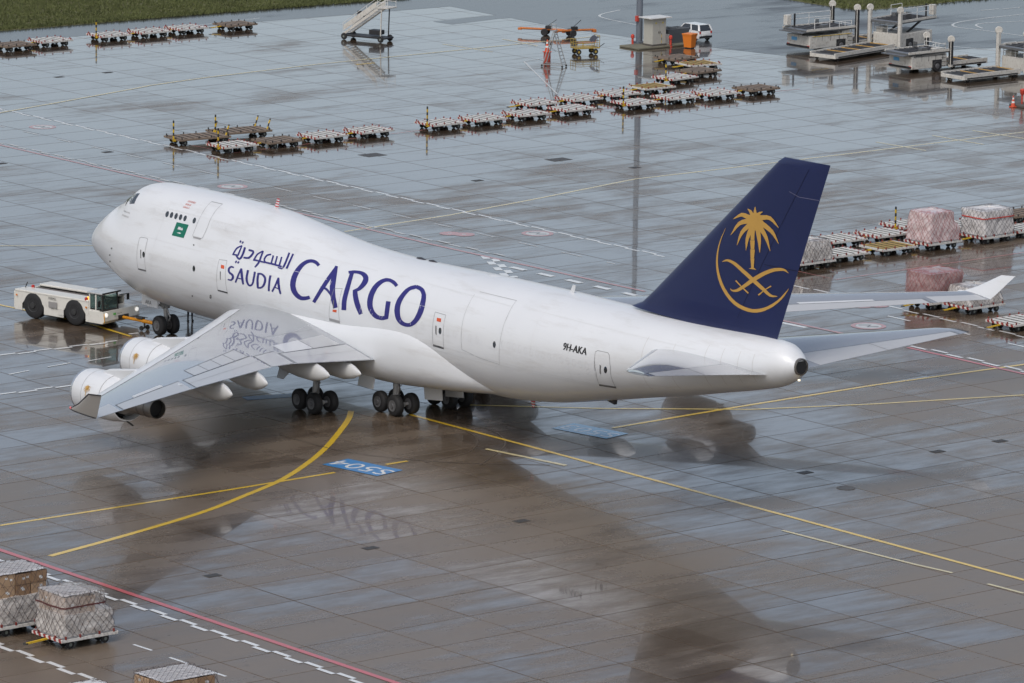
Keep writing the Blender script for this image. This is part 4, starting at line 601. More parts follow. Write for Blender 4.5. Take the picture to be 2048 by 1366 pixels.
def make_wing(sg):
    S = Surf(wing_st(sg), (0, 0, 1), 0.012); nm = 'port' if sg < 0 else 'starboard'
    w = part(S.mesh(40, 24), 'wing', GREY, label='%s wing in pale grey with drooping flap track fairings' % nm)
    sub = lambda mb, n_, m_: mb.build(n_, m_, w, True)
    sub(S.panel(MB(), 4.4, 30.9, 0.0, 0.13, .006, 30, 8, 1, None, .22), 'leading_edge_slat', mat('slat_pale', (.74, .76, .78), .3, coat=.4, var=.05, scale=.4))
    sub(S.panel(MB(), 3.8, 9.2, .83, .995, .008), 'inboard_flap', PANEL); sub(S.panel(MB(), 11.8, 20.2, .77, .995, .008), 'outboard_flap', PANEL)
    sub(S.panel(MB(), 9.5, 11.5, .79, .995, .008), 'inboard_aileron', PANEL); sub(S.panel(MB(), 20.8, 28.4, .76, .995, .008), 'outboard_aileron', PANEL); sub(S.panel(MB(), 28.8, 31.2, .62, .995, .008), 'tip_panel', PANEL)
    for a, b in ((12.0, 13.6), (13.65, 15.3), (15.35, 17.0), (17.05, 18.8)): sub(S.panel(MB(), a, b, .60, .755, .010, 4, 4), 'spoiler', PANEL)
    for a, b in ((4.2, 6.4), (6.45, 8.8)): sub(S.panel(MB(), a, b, .70, .82, .010, 4, 4), 'spoiler', LGREY if a > 6 else PANEL)
    sub(S.panel(MB(), 22.6, 26.2, .68, .745, .010, 4, 4), 'wing_patch', mat('patch_pale', (.62, .63, .64), .35))
    e = MB()
    for path in ([(3.8, .825), (9.35, .825), (9.35, .99)], [(9.4, .785), (11.6, .785), (11.6, .99)], [(11.7, .765), (20.3, .765), (20.3, .99)], [(20.7, .755), (28.5, .755), (28.5, .99)], [(12.0, .595), (18.8, .595)], [(12, .595), (12, .76)], [(13.62, .595), (13.62, .76)], [(15.32, .595), (15.32, .76)], [(17.02, .595), (17.02, .76)], [(18.8, .595), (18.8, .76)]): S.edge(e, path)
    sub(e, 'panel_gap', DARK)
    for pth, w_ in (([(3.8, .90), (9.3, .905)], .02), ([(11.7, .87), (20.3, .875)], .02), ([(4.4, .132), (30.8, .222)], .025), ([(4.0, .62), (9.0, .55)], .02)): e = MB(); S.edge(e, pth, w_); sub(e, 'panel_seam', SEAM)
    # winglet
    wl = Surf([(0, (46.5, sg * 31.4, 5.65), (49.0, sg * 31.4, 5.55), .08), (.5, (47.6, sg * 31.62, 6.1), (49.5, sg * 31.62, 6.08), .08), (1, (49.2, sg * 32.0, 6.96), (50.4, sg * 32.0, 7.08), .07)], (0, -sg, .25))
    wl_o = wl.mesh(8, 14).build('winglet', mat('winglet_grey', (.40, .385, .36), .4, var=.05) if sg < 0 else WHITE, w, True); part_edge = MB()
    for path in ([(0, .0), (1, .0), (1, 1)], [(0, .02), (0, .98)]): wl.edge(part_edge, path, .07, .03, -1)
    part_edge.build('winglet_edge', DARK if sg < 0 else LGREY, w, True)
    MB().lathe([(0, -.3), (.07, -.15), (.07, .1), (0, .25)], (46.45, sg * 31.4, 5.66), (1, sg * .6, 0), 10).build('navigation_light', mat('nav_red', (.6, .15, .15), .3) if sg < 0 else LGREY, w, True)
    # flap track fairings
    for y, xt, zt_ in ((5.3, 36.1, 2.86), (7.8, 36.55, 3.1), (13.25, 38.25, 3.53), (17.25, 40.65, 3.77)):
        L = 6.0 if y < 10 else 4.6; q = []
        for u, r in ((0, .03), (.08, .26), (.25, .44), (.5, .55), (.72, .55), (.88, .36), (.97, .15), (1, .03)):
            x = xt - L * (1 - u); zz = zt_ + (1 - u) * .04 - .02 * math.sin(u * math.pi); q.append([Vector((x, sg * y + r * .62 * math.cos(t * math.pi / 8), zz + r * 1.05 * math.sin(t * math.pi / 8))) for t in range(16)])
        part(MB().loft(q), 'flap_track_fairing', mat('fairing_grey', (.60, .60, .59), .35, coat=.3, var=.06))
    # engines
    for y, x0, zc in ((11.9, 22.75, 2.28), (21.2, 32.15, 3.02)):
        o = Vector((x0, sg * y, zc)); ax = (1, 0, 0.02)
        ob = part(MB().lathe([(1.06, .55), (1.10, .12), (1.17, 0.0), (1.24, .04), (1.31, .5), (1.34, 1.4), (1.33, 2.6), (1.25, 3.5), (1.12, 4.15), (1.08, 4.16), (1.05, 3.4), (1.02, 1.4)], o, ax, 40), 'engine_cowl', WHITE, label='white engine cowl with grey intake lip and gold palm emblem')
        MB().lathe([(1.09, .10), (1.165, -.012), (1.245, .03), (1.275, .24)], o, ax, 40).build('intake_lip', BARE, ob, True)
        for xx in (1.25, 3.0): rr = 1.345 if xx < 2 else 1.315; MB().lathe([(rr, xx), (rr + .002, xx + .02), (rr, xx + .04)], o, ax, 40).build('cowl_seam', mat('cowl_seam', (.42, .42, .42), .5), ob, True)
        MB().lathe([(1.05, .56), (.2, .75), (0.02, .3)], o, ax, 24).build('fan', DARK, ob, True)
        MB().lathe([(1.1, 3.2), (.55, 3.25), (.5, 3.3)], o, ax, 24).build('fan_duct', BLACK, ob, True)
        core = MB().lathe([(.80, 3.2), (.78, 4.2), (.62, 4.6), (.56, 5.0), (.555, 7.02), (.50, 7.04), (.48, 6.2)], o, ax, 28).build('core_nozzle', NOZ, ob, True)
        for x in (4.9, 5.7, 6.4): MB().lathe([(.572, x), (.572, x + .05)], o, ax, 28).build('nozzle_band', mat('nozzle_band', (.13, .12, .11), .4, metal=.7), ob, True)
        MB().lathe([(.47, 6.7), (.1, 6.75)], o, ax, 20).build('exhaust_opening', BLACK, ob, True)
        MB().cyl(o + Vector((3.1, 0, -.9)), o + Vector((4.55, 0, -1.22)), .05, .05).build('drain_mast', BLACK, ob)
        wz = S.pt(y, .10, -1).z; pq = [(x0 + 1.4, zc + 1.25), (x0 + 2.4, zc + 1.62), (le_s(y) + .3, S.pt(y, .02, 1).z + .12), (le_s(y) + 1.6, S.pt(y, .12, -1).z + .3), (le_s(y) + 4.6, S.pt(y, .5, -1).z + .25), (x0 + 6.6, zc + .75), (x0 + 4.2, zc + .5)]
        part(MB().prism([(a, sg * y - .22, b) for a, b in pq], (0, .44, 0)), 'engine_pylon', LGREY, smooth=False, bevel=.08)
        cx, cz = 64.3, 14.6
        em = MB()
        for k, poly in enumerate(DEC['PALM']):
            vs = []
            for p in poly:
                u = (p[0] - 64.35) * .17; v = (p[1] - 14.45) * .19; ang = math.pi + v / 1.34 * -1 if sg < 0 else v / 1.34; vs.append(o + Vector((1.75 + (u if sg < 0 else -u), (1.36 + .002 * k) * math.cos(ang + (-.32 if sg < 0 else .32)), (1.36 + .002 * k) * math.sin(ang + (-.32 if sg < 0 else .32)))))
            n_ = len(vs); em.add(vs, [(i, i + 1, n_ - 2 - i, n_ - 1 - i) for i in range(n_ // 2 - 1)] if n_ % 2 == 0 else [tuple(range(n_))])
        em.build('palm_emblem', GOLD, ob)
    return S
WL = make_wing(-1); WR = make_wing(1)
# fin
FIN = Surf([(9.2, (54.2, 0, 9.2), (66.4, 0, 9.0), .055), (9.5, (55.1, 0, 9.55), (66.6, 0, 9.5), .06), (10.34, (56.13, 0, 10.34), (66.93, 0, 10.34), .075), (14.72, (61.38, 0, 14.72), (68.67, 0, 14.72), .085), (18.85, (66.30, 0, 18.85), (70.33, 0, 18.9), .08), (19.1, (66.75, 0, 19.10), (70.42, 0, 19.14), .05)], (0, 1, 0))
fin = part(FIN.mesh(24, 20), 'fin', NAVY, label='navy tail fin with gold palm tree, crossed swords and crescent')
def fin_pt(x, z, off):
    le, te, th = FIN.at(z); ch = te.x - le.x; c = min(1, max(0, (x - le.x) / ch)); return Vector((x, -(yt(c) * th * ch + off), z))
def fin_decal(name, polys, m):
    out = MB()
    for k, poly in enumerate(polys):
        bm = strip_bm(poly)
        z = min(p[1] for p in poly) + .4
        while z < max(p[1] for p in poly): bmesh.ops.bisect_plane(bm, geom=bm.verts[:] + bm.edges[:] + bm.faces[:], plane_co=(0, z, 0), plane_no=(0, 1, 0)); z += .4
        s = min(p[0] for p in poly) + .5
        while s < max(p[0] for p in poly): bmesh.ops.bisect_plane(bm, geom=bm.verts[:] + bm.edges[:] + bm.faces[:], plane_co=(s, 0, 0), plane_no=(1, 0, 0)); s += .5
        bm.verts.index_update()
        for side in (1, -1): out.add([Vector((q.x, q.y * side, q.z)) for q in (fin_pt(v.co.x, v.co.y, .018 + .003 * (k % 8)) for v in bm.verts)], [[v.index for v in f.verts] for f in bm.faces])
        bm.free()
    return out.build(name, m, fin, True)
fin_decal('palm_emblem', DEC['PALM'], GOLD); fin_decal('crescent_emblem', DEC['CRESCENT'], GOLD); fin_decal('swords_emblem', DEC['SWORDS'], GOLD)
e = MB(); FIN.edge(e, [(10.0, .70), (18.7, .66)], .03, .012, -1); FIN.edge(e, [(13.2, .70), (13.2, .99)], .03, .012, -1); e.build('rudder_gap', mat('rudder_gap', (.004, .005, .03), .6), fin)
e = MB(); FIN.edge(e, [(17.35, .55), (17.15, .72), (17.15, .99)], .03, .014, -1); e.build('static_wick_line', mat('fin_line', (.12, .12, .2), .5), fin)
# tailplanes
for sg in (-1, 1):
    HS = Surf([(0.6, (57.0, sg * .6, 7.25), (66.9, sg * .6, 7.5), .09), (2.0, (58.4, sg * 2.0, 7.5), (67.2, sg * 2.0, 7.72), .09), (10.6, (67.0, sg * 10.6, 8.86), (69.3, sg * 10.6, 8.95), .09), (11.05, (67.9, sg * 11.05, 8.95), (69.45, sg * 11.05, 9.02), .06)], (0, 0, 1))
    hs = part(HS.mesh(16, 18), 'tailplane', GREY)
    HS.panel(MB(), 2.2, 10.7, 0, .07, .006, 12, 4).build('leading_edge', BARE, hs, True); HS.panel(MB(), 2.4, 10.4, .72, .995, .008, 10, 4).build('elevator', PANEL, hs, True)
    e = MB(); HS.edge(e, [(2.3, .715), (10.5, .715)]); HS.edge(e, [(6.3, .715), (6.3, .99)]); HS.edge(e, [(10.5, .715), (10.5, .99)]); HS.edge(e, [(11.0, .02), (11.0, .98)], .09, .02); e.build('elevator_gap', DARK, hs)
# landing gear
def wheel(c, r=0.62, w=0.46, side=-1):
    c = Vector(c); t = part(MB().lathe([(.30, -w / 2), (r * .82, -w / 2), (r * .95, -w * .40), (r, -w * .22), (r, w * .22), (r * .95, w * .40), (r * .82, w / 2), (.30, w / 2)], c, (0, 1, 0), 28), 'wheel', TYRE)
    MB().lathe([(.33, 0), (.33, .05), (.25, .02), (.13, .03), (.12, .09), (.02, .09)], c + Vector((0, side * (w / 2 - .02), 0)), (0, side, 0), 20).build('rim', RIM, t, True); MB().lathe([(.33, 0), (.33, .04), (.1, .05), (.02, .05)], c + Vector((0, -side * (w / 2 - .02), 0)), (0, -side, 0), 16).build('rim', RIM, t, True)
for sy in (-.46, .46): wheel((7.77, sy, .62), side=-1 if sy < 0 else 1)
g = MB(); g.cyl((7.77, 0, .62), (7.7, 0, 2.9), .13, .17); g.cyl((7.77, -.5, .62), (7.77, .5, .62), .09); g.cyl((7.75, 0, 1.5), (6.3, 0, 2.75), .07); g.cyl((7.75, -.25, 1.75), (7.75, .25, 1.75), .11); g.cyl((7.9, 0, .7), (8.25, 0, 1.15), .05); g.cyl((8.25, 0, 1.15), (7.9, 0, 1.6), .05); g.box((7.65, 0, 2.0), (.5, .42, .36)); g.box((7.35, .1, 1.8), (.25, .6, .14)); part(g, 'nose_gear_strut', STRUT)
for sy in (-.62, .62):
    nd = part(MB().box((6.9, sy, 2.02), (1.8, .05, .62)), 'nose_gear_door', WHITE, smooth=False)
    if sy < 0:
        me = text_mesh('AKA', .34); me.materials.clear(); me.materials.append(BLACK); to = bpy.data.objects.new('door_lettering', me); COL.objects.link(to); to.parent = nd; to.location = (6.75, sy - .035, 1.93); to.rotation_euler = (math.pi / 2, 0, 0)
def bogie(x, y, rake):
    for dx in (-.735, .735):
        for dy in (-.56, .56): wheel((x + dx, y + dy, .62), side=-1 if dy < 0 else 1)
    g = MB(); g.cyl((x - .8, y, .62), (x + .8, y, .62), .14); g.cyl((x - .735, y - .56, .62), (x - .735, y + .56, .62), .09); g.cyl((x + .735, y - .56, .62), (x + .735, y + .56, .62), .09)
    g.cyl((x, y, .6), (x + rake, y * (.96 if abs(y) > 3 else 1), 3.1), .19, .24, 16); g.cyl((x, y, 1.5), (x + 1.2, y, 3.0), .08); g.cyl((x, y, 1.7), (x, y * .55, 3.0), .09); g.cyl((x + .2, y - .18, .8), (x + .55, y - .18, 1.5), .05); g.cyl((x + .55, y - .18, 1.5), (x + .2, y - .1, 2.0), .05)
    for k in range(6): g.cyl((x + .25, y + .15 * math.sin(k), .9 + .2 * k), (x + .3, y - .2 * math.cos(k), 1.1 + .2 * k), .025, .025, 6)
    part(g, 'main_gear_strut', STRUT)
for sg in (-1, 1):
    bogie(31.83, sg * 5.5, 0); bogie(34.88, sg * 1.92, .1)
    part(MB().prism([(29.6, sg * 6.3, 2.7), (31.2, sg * 6.3, 2.75), (30.4, sg * 6.75, 1.75), (29.8, sg * 6.75, 1.75)], (0, sg * .06, 0)), 'wing_gear_door', LGREY, smooth=False)
    part(MB().box((33.3, sg * 2.9, 1.72), (1.5, .06, .75), Matrix.Rotation(sg * .2, 3, 'X')), 'body_gear_door', LGREY, smooth=False); part(MB().box((36.9, sg * .75, 1.55), (1.7, .06, 1.15), Matrix.Rotation(-.12, 3, 'Y')), 'body_gear_door', LGREY, smooth=False)
# ---------------------------------------------------------------- pallet dollies
from mathutils import noise as mnoise
DW = mat('dolly_white', (0.60, 0.59, 0.55), 0.5, var=0.15, scale=3, dirt=0.55, dirt_rgb=(0.16, 0.12, 0.09)); DR = mat('dolly_red', (0.42, 0.05, 0.03), 0.5, var=0.2, dirt=0.4)
DRD = mat('dolly_dark_red', (0.22, 0.03, 0.02), 0.55, var=0.3, dirt=0.4); DRUST = mat('dolly_rust', (0.20, 0.15, 0.11), 0.65, var=0.35, scale=4, dirt=0.5); DDARK = mat('dolly_dark', (0.035, 0.033, 0.03), 0.6, var=0.3); DYEL = mat('dolly_yellow', (0.62, 0.40, 0.02), 0.5, var=0.15, dirt=0.3)
DOCH = mat('dolly_ochre', (0.34, 0.23, 0.06), 0.6, var=0.35, scale=5, dirt=0.4); DSTR = stripe_mat('dolly_stripe', (0.30, 0.035, 0.03), (0.62, 0.60, 0.56), 0.42); YBK = stripe_mat('pole_stripe', (0.65, 0.42, 0.02), (0.02, 0.02, 0.02), 0.5, (0, 0, 1)); HUB = mat('hub_grey', (0.16, 0.18, 0.16), 0.5)
def make_dolly(deck, bar_up, length=3.25, name='pallet_dolly'):
    r = empty(name); L, Wd = length, 2.5; slat_m = {'white': DW, 'rust': DRUST, 'ochre': DOCH}[deck]; fr = DW if deck != 'rust' else DRUST
    for s in (-1, 1):
        MB().box((s * (Wd / 2 - .06), 0, .46), (.12, L, .15)).build('side_beam', DSTR if deck != 'rust' else DRUST, r, bevel=.01)
        MB().box((0, s * (L / 2 - .06), .46), (Wd - .26, .12, .15)).build('end_beam', DSTR if deck == 'white' else fr, r, bevel=.01)
    MB().box((0, 0, .40), (Wd - .3, L - .3, .05)).build('deck_base', DDARK, r)
    n = 5 if L < 4 else 7; pitch = (L - .3) / n
    for i in range(n): MB().box((0, -L / 2 + .15 + pitch * (i + .5), .525), (Wd - .14, pitch * .56, .05)).build('slat', slat_m, r, bevel=.008)
    for i in range(n - 1): MB().cyl((-Wd / 2 + .2, -L / 2 + .15 + pitch * (i + 1), .52), (Wd / 2 - .2, -L / 2 + .15 + pitch * (i + 1), .52), .035, n=8).build('roller', DDARK, r)
    for sx in (-1, 1):
        for y in (-L / 2 + .25, -.55, .55, L / 2 - .25): MB().box((sx * (Wd / 2 - .02), y, .60), (.06, .08, .15)).build('stop_post', DRD if deck != 'rust' else DDARK, r)
    for sy in (-1, 1):
        for x in (-.7, .7): MB().box((x, sy * (L / 2 + .0), .58), (.08, .06, .17)).build('stop_post', DRD if deck != 'rust' else DDARK, r)
        MB().box((0, sy * (L / 2 - .62), .30), (2.1, .16, .12)).build('axle_beam', DDARK, r)
        for x in (-1.02, -.5, .5, 1.02):
            w = MB().lathe([(.08, -.07), (.17, -.075), (.21, -.05), (.21, .05), (.17, .075), (.08, .07)], (x, sy * (L / 2 - .62), .21), (1, 0, 0), 14).build('wheel', TYRE, r, True)
            MB().cyl((x - .08, sy * (L / 2 - .62), .21), (x + .08, sy * (L / 2 - .62), .21), .085, n=10).build('hub', HUB, w)
    if bar_up:
        b = MB().box((.55, -L / 2 - .12, 1.15), (.09, .09, 1.6)).build('drawbar', YBK, r); MB().box((.55, -L / 2 - .06, .40), (.22, .2, .16)).build('hinge', DYEL, b)
    else:
        b = MB().bar((.0, -L / 2 + .1, .38), (0, -L / 2 - 1.15, .30), .10, .08).build('drawbar', DYEL, r); MB().lathe([(.05, 0), (.13, 0), (.13, .05), (.05, .05)], (0, -L / 2 - 1.2, .28), (0, 0, 1), 12).build('tow_eye', DDARK, b)
    return r
PROTO = {}
def dolly(px, py, deck='white', up=False, rz=0.0, label=None, group=None, z=.5):
    p = G(px, py, z); key = (deck, up)
    if key not in PROTO: o = PROTO[key] = make_dolly(deck, up)
    else: o = copy_tree(PROTO[key])
    o.location = (p.x, p.y, 0); o.rotation_euler = (0, 0, TH + rz + random.uniform(-.02, .02))
    tag(o, label, 'dolly', group); return o
L1, G1 = 'white slatted pallet dolly coupled in the row in front of the aircraft nose', 'dollies in the row before the nose'
dolly(465, 288, 'white', True, 0, 'white pallet dolly with raised yellow drawbar beside the rusty roller racks'); dolly(555, 279, 'rust', False, 0, 'rusty brown-decked pallet dolly coupled in the row in front of the aircraft nose')
dolly(645, 269, label='white slatted pallet dolly coupled next to the rusty-decked one before the nose', group=G1); dolly(737, 259, label='white slatted pallet dolly at the free end of the row before the aircraft nose', group=G1)
dolly(880, 244, up=True, label='pallet dolly with raised dark drawbar starting the long middle row')
L2, G2 = 'white slatted pallet dolly in the long middle row on the apron', 'dollies in the long middle row'
for p, lb in [((965, 235), 'white pallet dolly coupled right behind the one with raised dark drawbar'), ((1052, 225), 'white pallet dolly second after the one with raised dark drawbar'), ((1143, 215), 'white pallet dolly third after the one with raised dark drawbar'), ((1350, 192), 'white pallet dolly following the yellow-black drawbar dolly of the long middle row'), ((1430, 184), 'white pallet dolly coupled to the brown dolly ending the long middle row')]: dolly(*p, label=lb, group=G2)
dolly(1270, 203, up=True, label='white pallet dolly with raised yellow-black drawbar in the long middle row'); dolly(1512, 175, 'rust', label='brown-decked pallet dolly ending the long middle row')
L3, G3 = 'white slatted pallet dolly in the short row behind the long middle row', 'dollies in the short back row'
for p, lb in [((1070, 204), 'white pallet dolly starting the short back row behind the long middle row'), ((1157, 195), 'white pallet dolly where the slanting white painted line ends'), ((1235, 185), 'white pallet dolly between the slanting white line and the ochre-edged dolly')]: dolly(*p, label=lb, group=G3)
dolly(1303, 172, 'ochre', label='pallet dolly with ochre deck edge between two dolly rows'); dolly(1350, 153, 'white', True, .1, 'white pallet dolly with raised striped drawbar below the brown dollies')
dolly(1397, 140, 'rust', False, .15, 'brown-decked pallet dolly with long drawbar below the orange bin'); dolly(1397, 126, 'ochre', False, -.1, 'pallet dolly with ochre deck below the orange bin'); dolly(1353, 114, 'rust', False, .05, 'brown-decked pallet dolly just below the grey control cabinet')
dolly(27, 88, 'rust', label='rusty pallet dolly at the end of the row along the grass'); L4, G4 = 'white slatted pallet dolly parked along the grass verge', 'dollies along the grass verge'
for p, lb in [((100, 79), 'white pallet dolly coupled to the first rusty one along the grass verge'), ((298, 61), 'white pallet dolly coupled behind the raised-drawbar one along the grass verge'), ((372, 54), 'white pallet dolly next to the rusty one that ends the verge row')]: dolly(*p, label=lb, group=G4)
dolly(218, 68, up=True, label='white pallet dolly with raised yellow-black drawbar along the grass verge'); dolly(470, 47, 'rust', label='rusty pallet dolly ending the row along the grass verge')
L5, G5 = 'white slatted pallet dolly beside the navy tail fin, right of its edge', 'dollies beside the tail fin'
for p, lb in [((1677, 476), 'white pallet dolly near the fin edge, behind another white dolly'), ((1680, 504), 'white pallet dolly near the fin edge, in front of another white dolly'), ((1765, 465), 'white pallet dolly behind the yellowed wooden-decked one near the fin')]: dolly(*p, label=lb, group=G5)
dolly(1777, 491, 'ochre', label='pallet dolly with yellowed wooden deck near the pink wrapped load'); dolly(1815, 447, 'white', True, 0, 'white pallet dolly with raised striped drawbar behind the pink wrapped load'); dolly(1916, 449, label='white pallet dolly half hidden between two netted loads')
dolly(2045, 455, label='white pallet dolly right of the netted load with red strap'); dolly(2040, 425, 'rust', label='brown pallet dolly beyond the netted load with red strap'); dolly(2035, 640, label='white pallet dolly next to the starboard winglet')
for i, (p, lb) in enumerate([((395, 272), 'low rusty roller rack trailer next to the yellow uprights'), ((478, 260), 'low rusty roller rack trailer with dark upright at its far end')]):
    o = make_dolly('rust', True, 4.6, 'roller_rack'); q = G(*p, .5); o.location = (q.x, q.y, 0); o.rotation_euler = (0, 0, TH - .12); tag(o, lb, 'roller rack', 'rusty roller racks')
    for x in (-1.0, .9): MB().bar((x, 2.0, .5), (x - .1, 2.35, 1.35), .08).build('upright', YBK, o)
# ---------------------------------------------------------------- netted cargo loads
WRAP = mat('plastic_wrap', (0.50, 0.47, 0.44), 0.2, coat=0.8, coat_rough=0.08, var=0.5, scale=3.2, dirt=0.7, dirt_rgb=(0.30, 0.20, 0.14), bump=1.0, bscale=8); WRAPP = mat('pink_wrap', (0.60, 0.50, 0.49), 0.25, coat=0.5, var=0.25, scale=2.5, dirt=0.6, dirt_rgb=(0.42, 0.10, 0.09), bump=0.5, bscale=7)
WRAPM = mat('maroon_wrap', (0.35, 0.24, 0.23), 0.3, coat=0.4, var=0.3, scale=3, dirt=0.8, dirt_rgb=(0.13, 0.02, 0.03), bump=0.5, bscale=7); FOILW = mat('white_foil', (0.66, 0.63, 0.61), 0.3, coat=0.4, var=0.12, scale=4, bump=0.4, bscale=9)
CARD = mat('cardboard', (0.30, 0.185, 0.105), 0.5, coat=.35, var=0.18, scale=2.5, bump=.3, bscale=5); CARD3 = mat('carton_wrapped', (0.50, 0.38, 0.30), 0.35, coat=.5, var=0.15, scale=3, bump=.4, bscale=6); CARD2 = mat('cardboard_pale', (0.42, 0.28, 0.17), 0.7, var=0.12, scale=2); NETD = mat('net_dark', (0.06, 0.045, 0.05), 0.7); NETR = mat('net_red', (0.33, 0.08, 0.08), 0.7); STRAPR = mat('strap_red', (0.55, 0.05, 0.03), 0.5); STRAPD = mat('strap_dark', (0.10, 0.03, 0.03), 0.5); ALU = mat('pallet_alu', (0.45, 0.45, 0.46), 0.4, metal=0.6, dirt=0.5); LABELW = mat('paper_label', (0.75, 0.75, 0.74), 0.6)
def load(px, py, H, wrap, net, label, rz=0.0, cartons=0, ax=1.18, ay=1.5, taper=.08, strap=None, seed=1, foil_top=True, pale=False, z=.56, loc=None, step=0.0):
    p = Vector(loc) if loc else G(px, py, z); o = empty('cargo_load', (p.x, p.y, .56), TH + rz, label, 'cargo load', 'netted cargo loads on dollies'); rnd = random.Random(seed)
    MB().box((0, 0, .02), (2.44, 3.12, .04)).build('pallet_sheet', ALU, o)
    Hw = H * (.52 if cartons else 1.0)
    def rrect(u, rc=.14):
        hx, hy = ax - rc, ay - rc; segs = [2 * hy, rc * math.pi / 2, 2 * hx, rc * math.pi / 2] * 2; d = (u % 1.0) * sum(segs)
        for k in range(8):
            if d <= segs[k] or k == 7: break
            d -= segs[k]
        f = min(1.0, d / segs[k]); a = f * math.pi / 2
        return [lambda: (ax, -hy + 2 * hy * f), lambda: (hx + rc * math.cos(a), hy + rc * math.sin(a)), lambda: (hx - 2 * hx * f, ay), lambda: (-hx - rc * math.sin(a), hy + rc * math.cos(a)), lambda: (-ax, hy - 2 * hy * f), lambda: (-hx - rc * math.cos(a), -hy - rc * math.sin(a)), lambda: (-hx + 2 * hx * f, -ay), lambda: (hx + rc * math.sin(a), -hy - rc * math.cos(a))][k]()
    def R_(u, w, off=0.0, full=False):
        hh = H if full else Hw; px_, py_ = rrect(u)
        kk = min(1.0, 2 - w) if w > 1 else 1.0; zz = .05 + hh * min(w, 1.0); tp = 1 - taper * (zz / H) ** 1.5
        x = px_ * tp; y = py_ * tp
        d = .08 * mnoise.noise(Vector((x * 1.7, y * 1.7, zz * 1.7 + seed * 9))) + .045 * mnoise.noise(Vector((x * 5, y * 5, zz * 5 + seed)))
        if step and zz > H * .55 and y > 0 : y *= 1 - step * min(1, (zz - H * .55) / (.12 * H))
        k2 = (1 + (d + off) / 1.3) * kk; return Vector((x * k2, y * k2, zz + (d * .8 if w > .9 else 0) + (.10 * (1 - kk * kk) if w > 1 else 0) + (off if w > 1 else 0)))
    N = 56; b = MB().loft([[R_(i / N, w) for i in range(N)] for w in [j / 14 for j in range(15)] + [1.12, 1.3, 1.5, 1.7, 1.9, 1.98]]); b.build('plastic_wrapping', wrap, o, True)
    if cartons:
        z0 = .05 + Hw - .06; hh = (H - Hw) / (2 if cartons > 6 else 1); k = 0
        for lv in range(2 if cartons > 6 else 1):
            for iy in range(3):
                for ix in range(2):
                    sx, sy = ax * .97 * (1 - taper * .8), ay * 2 / 3 * .96 * (1 - taper * .8); j = rnd.uniform(.93, .995)
                    if step and iy == 2 and lv == (1 if cartons > 6 else 0): continue
                    cx, cy = (ix - .5) * sx, (iy - 1) * sy; hk = hh * (rnd.uniform(.86, 1.0) if lv == (1 if cartons > 6 else 0) else 1)
                    q = MB().box((cx, cy, z0 + lv * hh + hk / 2), (sx * j, sy * j, hk * .985), Matrix.Rotation(rnd.uniform(-.02, .02), 3, 'Z')).build('carton', (CARD3 if rnd.random() < .7 else CARD2) if pale else (CARD if rnd.random() < .6 else CARD2), o, bevel=.015)
                    for f in range(2): MB().box((cx + (sx * j / 2 + .004 if ix else 0) + (rnd.uniform(-.2, .2) if not ix else 0), cy + (rnd.uniform(-.25, .25) if ix else -sy * j / 2 - .004), z0 + lv * hh + hk * rnd.uniform(.35, .75)), (.006 if ix else .14, .14 if ix else .006, .10)).build('paper_label', LABELW, q)
        if foil_top: MB().grid(lambda a, c_: Vector(((a - .5) * ax * 1.86, (c_ - .5) * ay * (1.86 - (.7 if step else 0)) - (.5 if step else 0), z0 + H - Hw + .03 + .05 * mnoise.noise(Vector((a * 6, c_ * 6, seed))))), 14, 14).build('foil_sheet', FOILW, o, True)
    if pale:
        FILMM = mat('clear_film', (.62, .58, .55), .12, coat=.8, var=.3, scale=3, bump=1.0, bscale=9); FILMM.node_tree.nodes['Principled BSDF'].inputs['Alpha'].default_value = .38
        MB().loft([[R_(i / 40, w, .02, True) for i in range(40)] for w in [.5, .6, .7, .8, .9, 1.0, 1.1, 1.4, 1.8]], False, True).build('clear_film', FILMM, o, True)
    # rope net: two families of slanting strands over the sides and the top
    nb = MB()
    def strand(pts, r=.0055):
        for a_, b_ in zip(pts[:-1], pts[1:]):
            if (b_ - a_).length > 1e-4: nb.bar(a_, b_, r * 2)
    ns = 30
    for i in range(ns):
        for sl in (-1, 1): jt = rnd.uniform(-.008, .008); strand([R_((i / ns + jt + sl * (.16 + rnd.uniform(-.01, .01)) * w * H / 2.2 + .006 * math.sin(w * 7 + i)) % 1.0, w, .035, True) for w in [k / 9 for k in range(10)] + [1.04]])
    tx_, ty_ = ax * (1 - taper) * .99, ay * (1 - taper) * .99; y_hi = ty_ * (1 - step) if step else ty_
    for sl in (-1, 1):
        for i in range(-14, 15):
            seg = []
            for k in range(25):
                x = -tx_ + 2 * tx_ * k / 24; y = i * .30 + sl * x
                if -ty_ < y < y_hi: seg.append(Vector((x, y, H + .10 + .03 * mnoise.noise(Vector((x * 4, y * 4, seed))))))
            strand(seg)
    nb.build('net', net, o)
    if strap:
        sb = MB(); pts = [R_(u / 40, .70, .045, True) for u in range(41)]
        for a_, b_ in zip(pts[:-1], pts[1:]): sb.bar(a_, b_, .02, .07)
        sb.build('strap', strap, o)
    return o
def loaded_dolly(px, py, dl, **kw):
    d = dolly(px, py, label=dl); load(px, py, loc=(d.location.x, d.location.y, .56), **kw)
loaded_dolly(22, 1238, 'pallet dolly under the tall carton load at the stand edge', H=2.45, wrap=WRAP, net=NETD, label='tall cargo load with brown cartons above plastic wrap, white foil top', cartons=12, seed=2, strap=None)
loaded_dolly(150, 1262, 'pallet dolly under the plastic-wrapped load with stepped cartons', H=2.0, wrap=WRAP, net=NETD, label='plastic-wrapped cargo load with stepped cartons and dark strap', cartons=6, seed=5, strap=STRAPD, step=.28, pale=True)
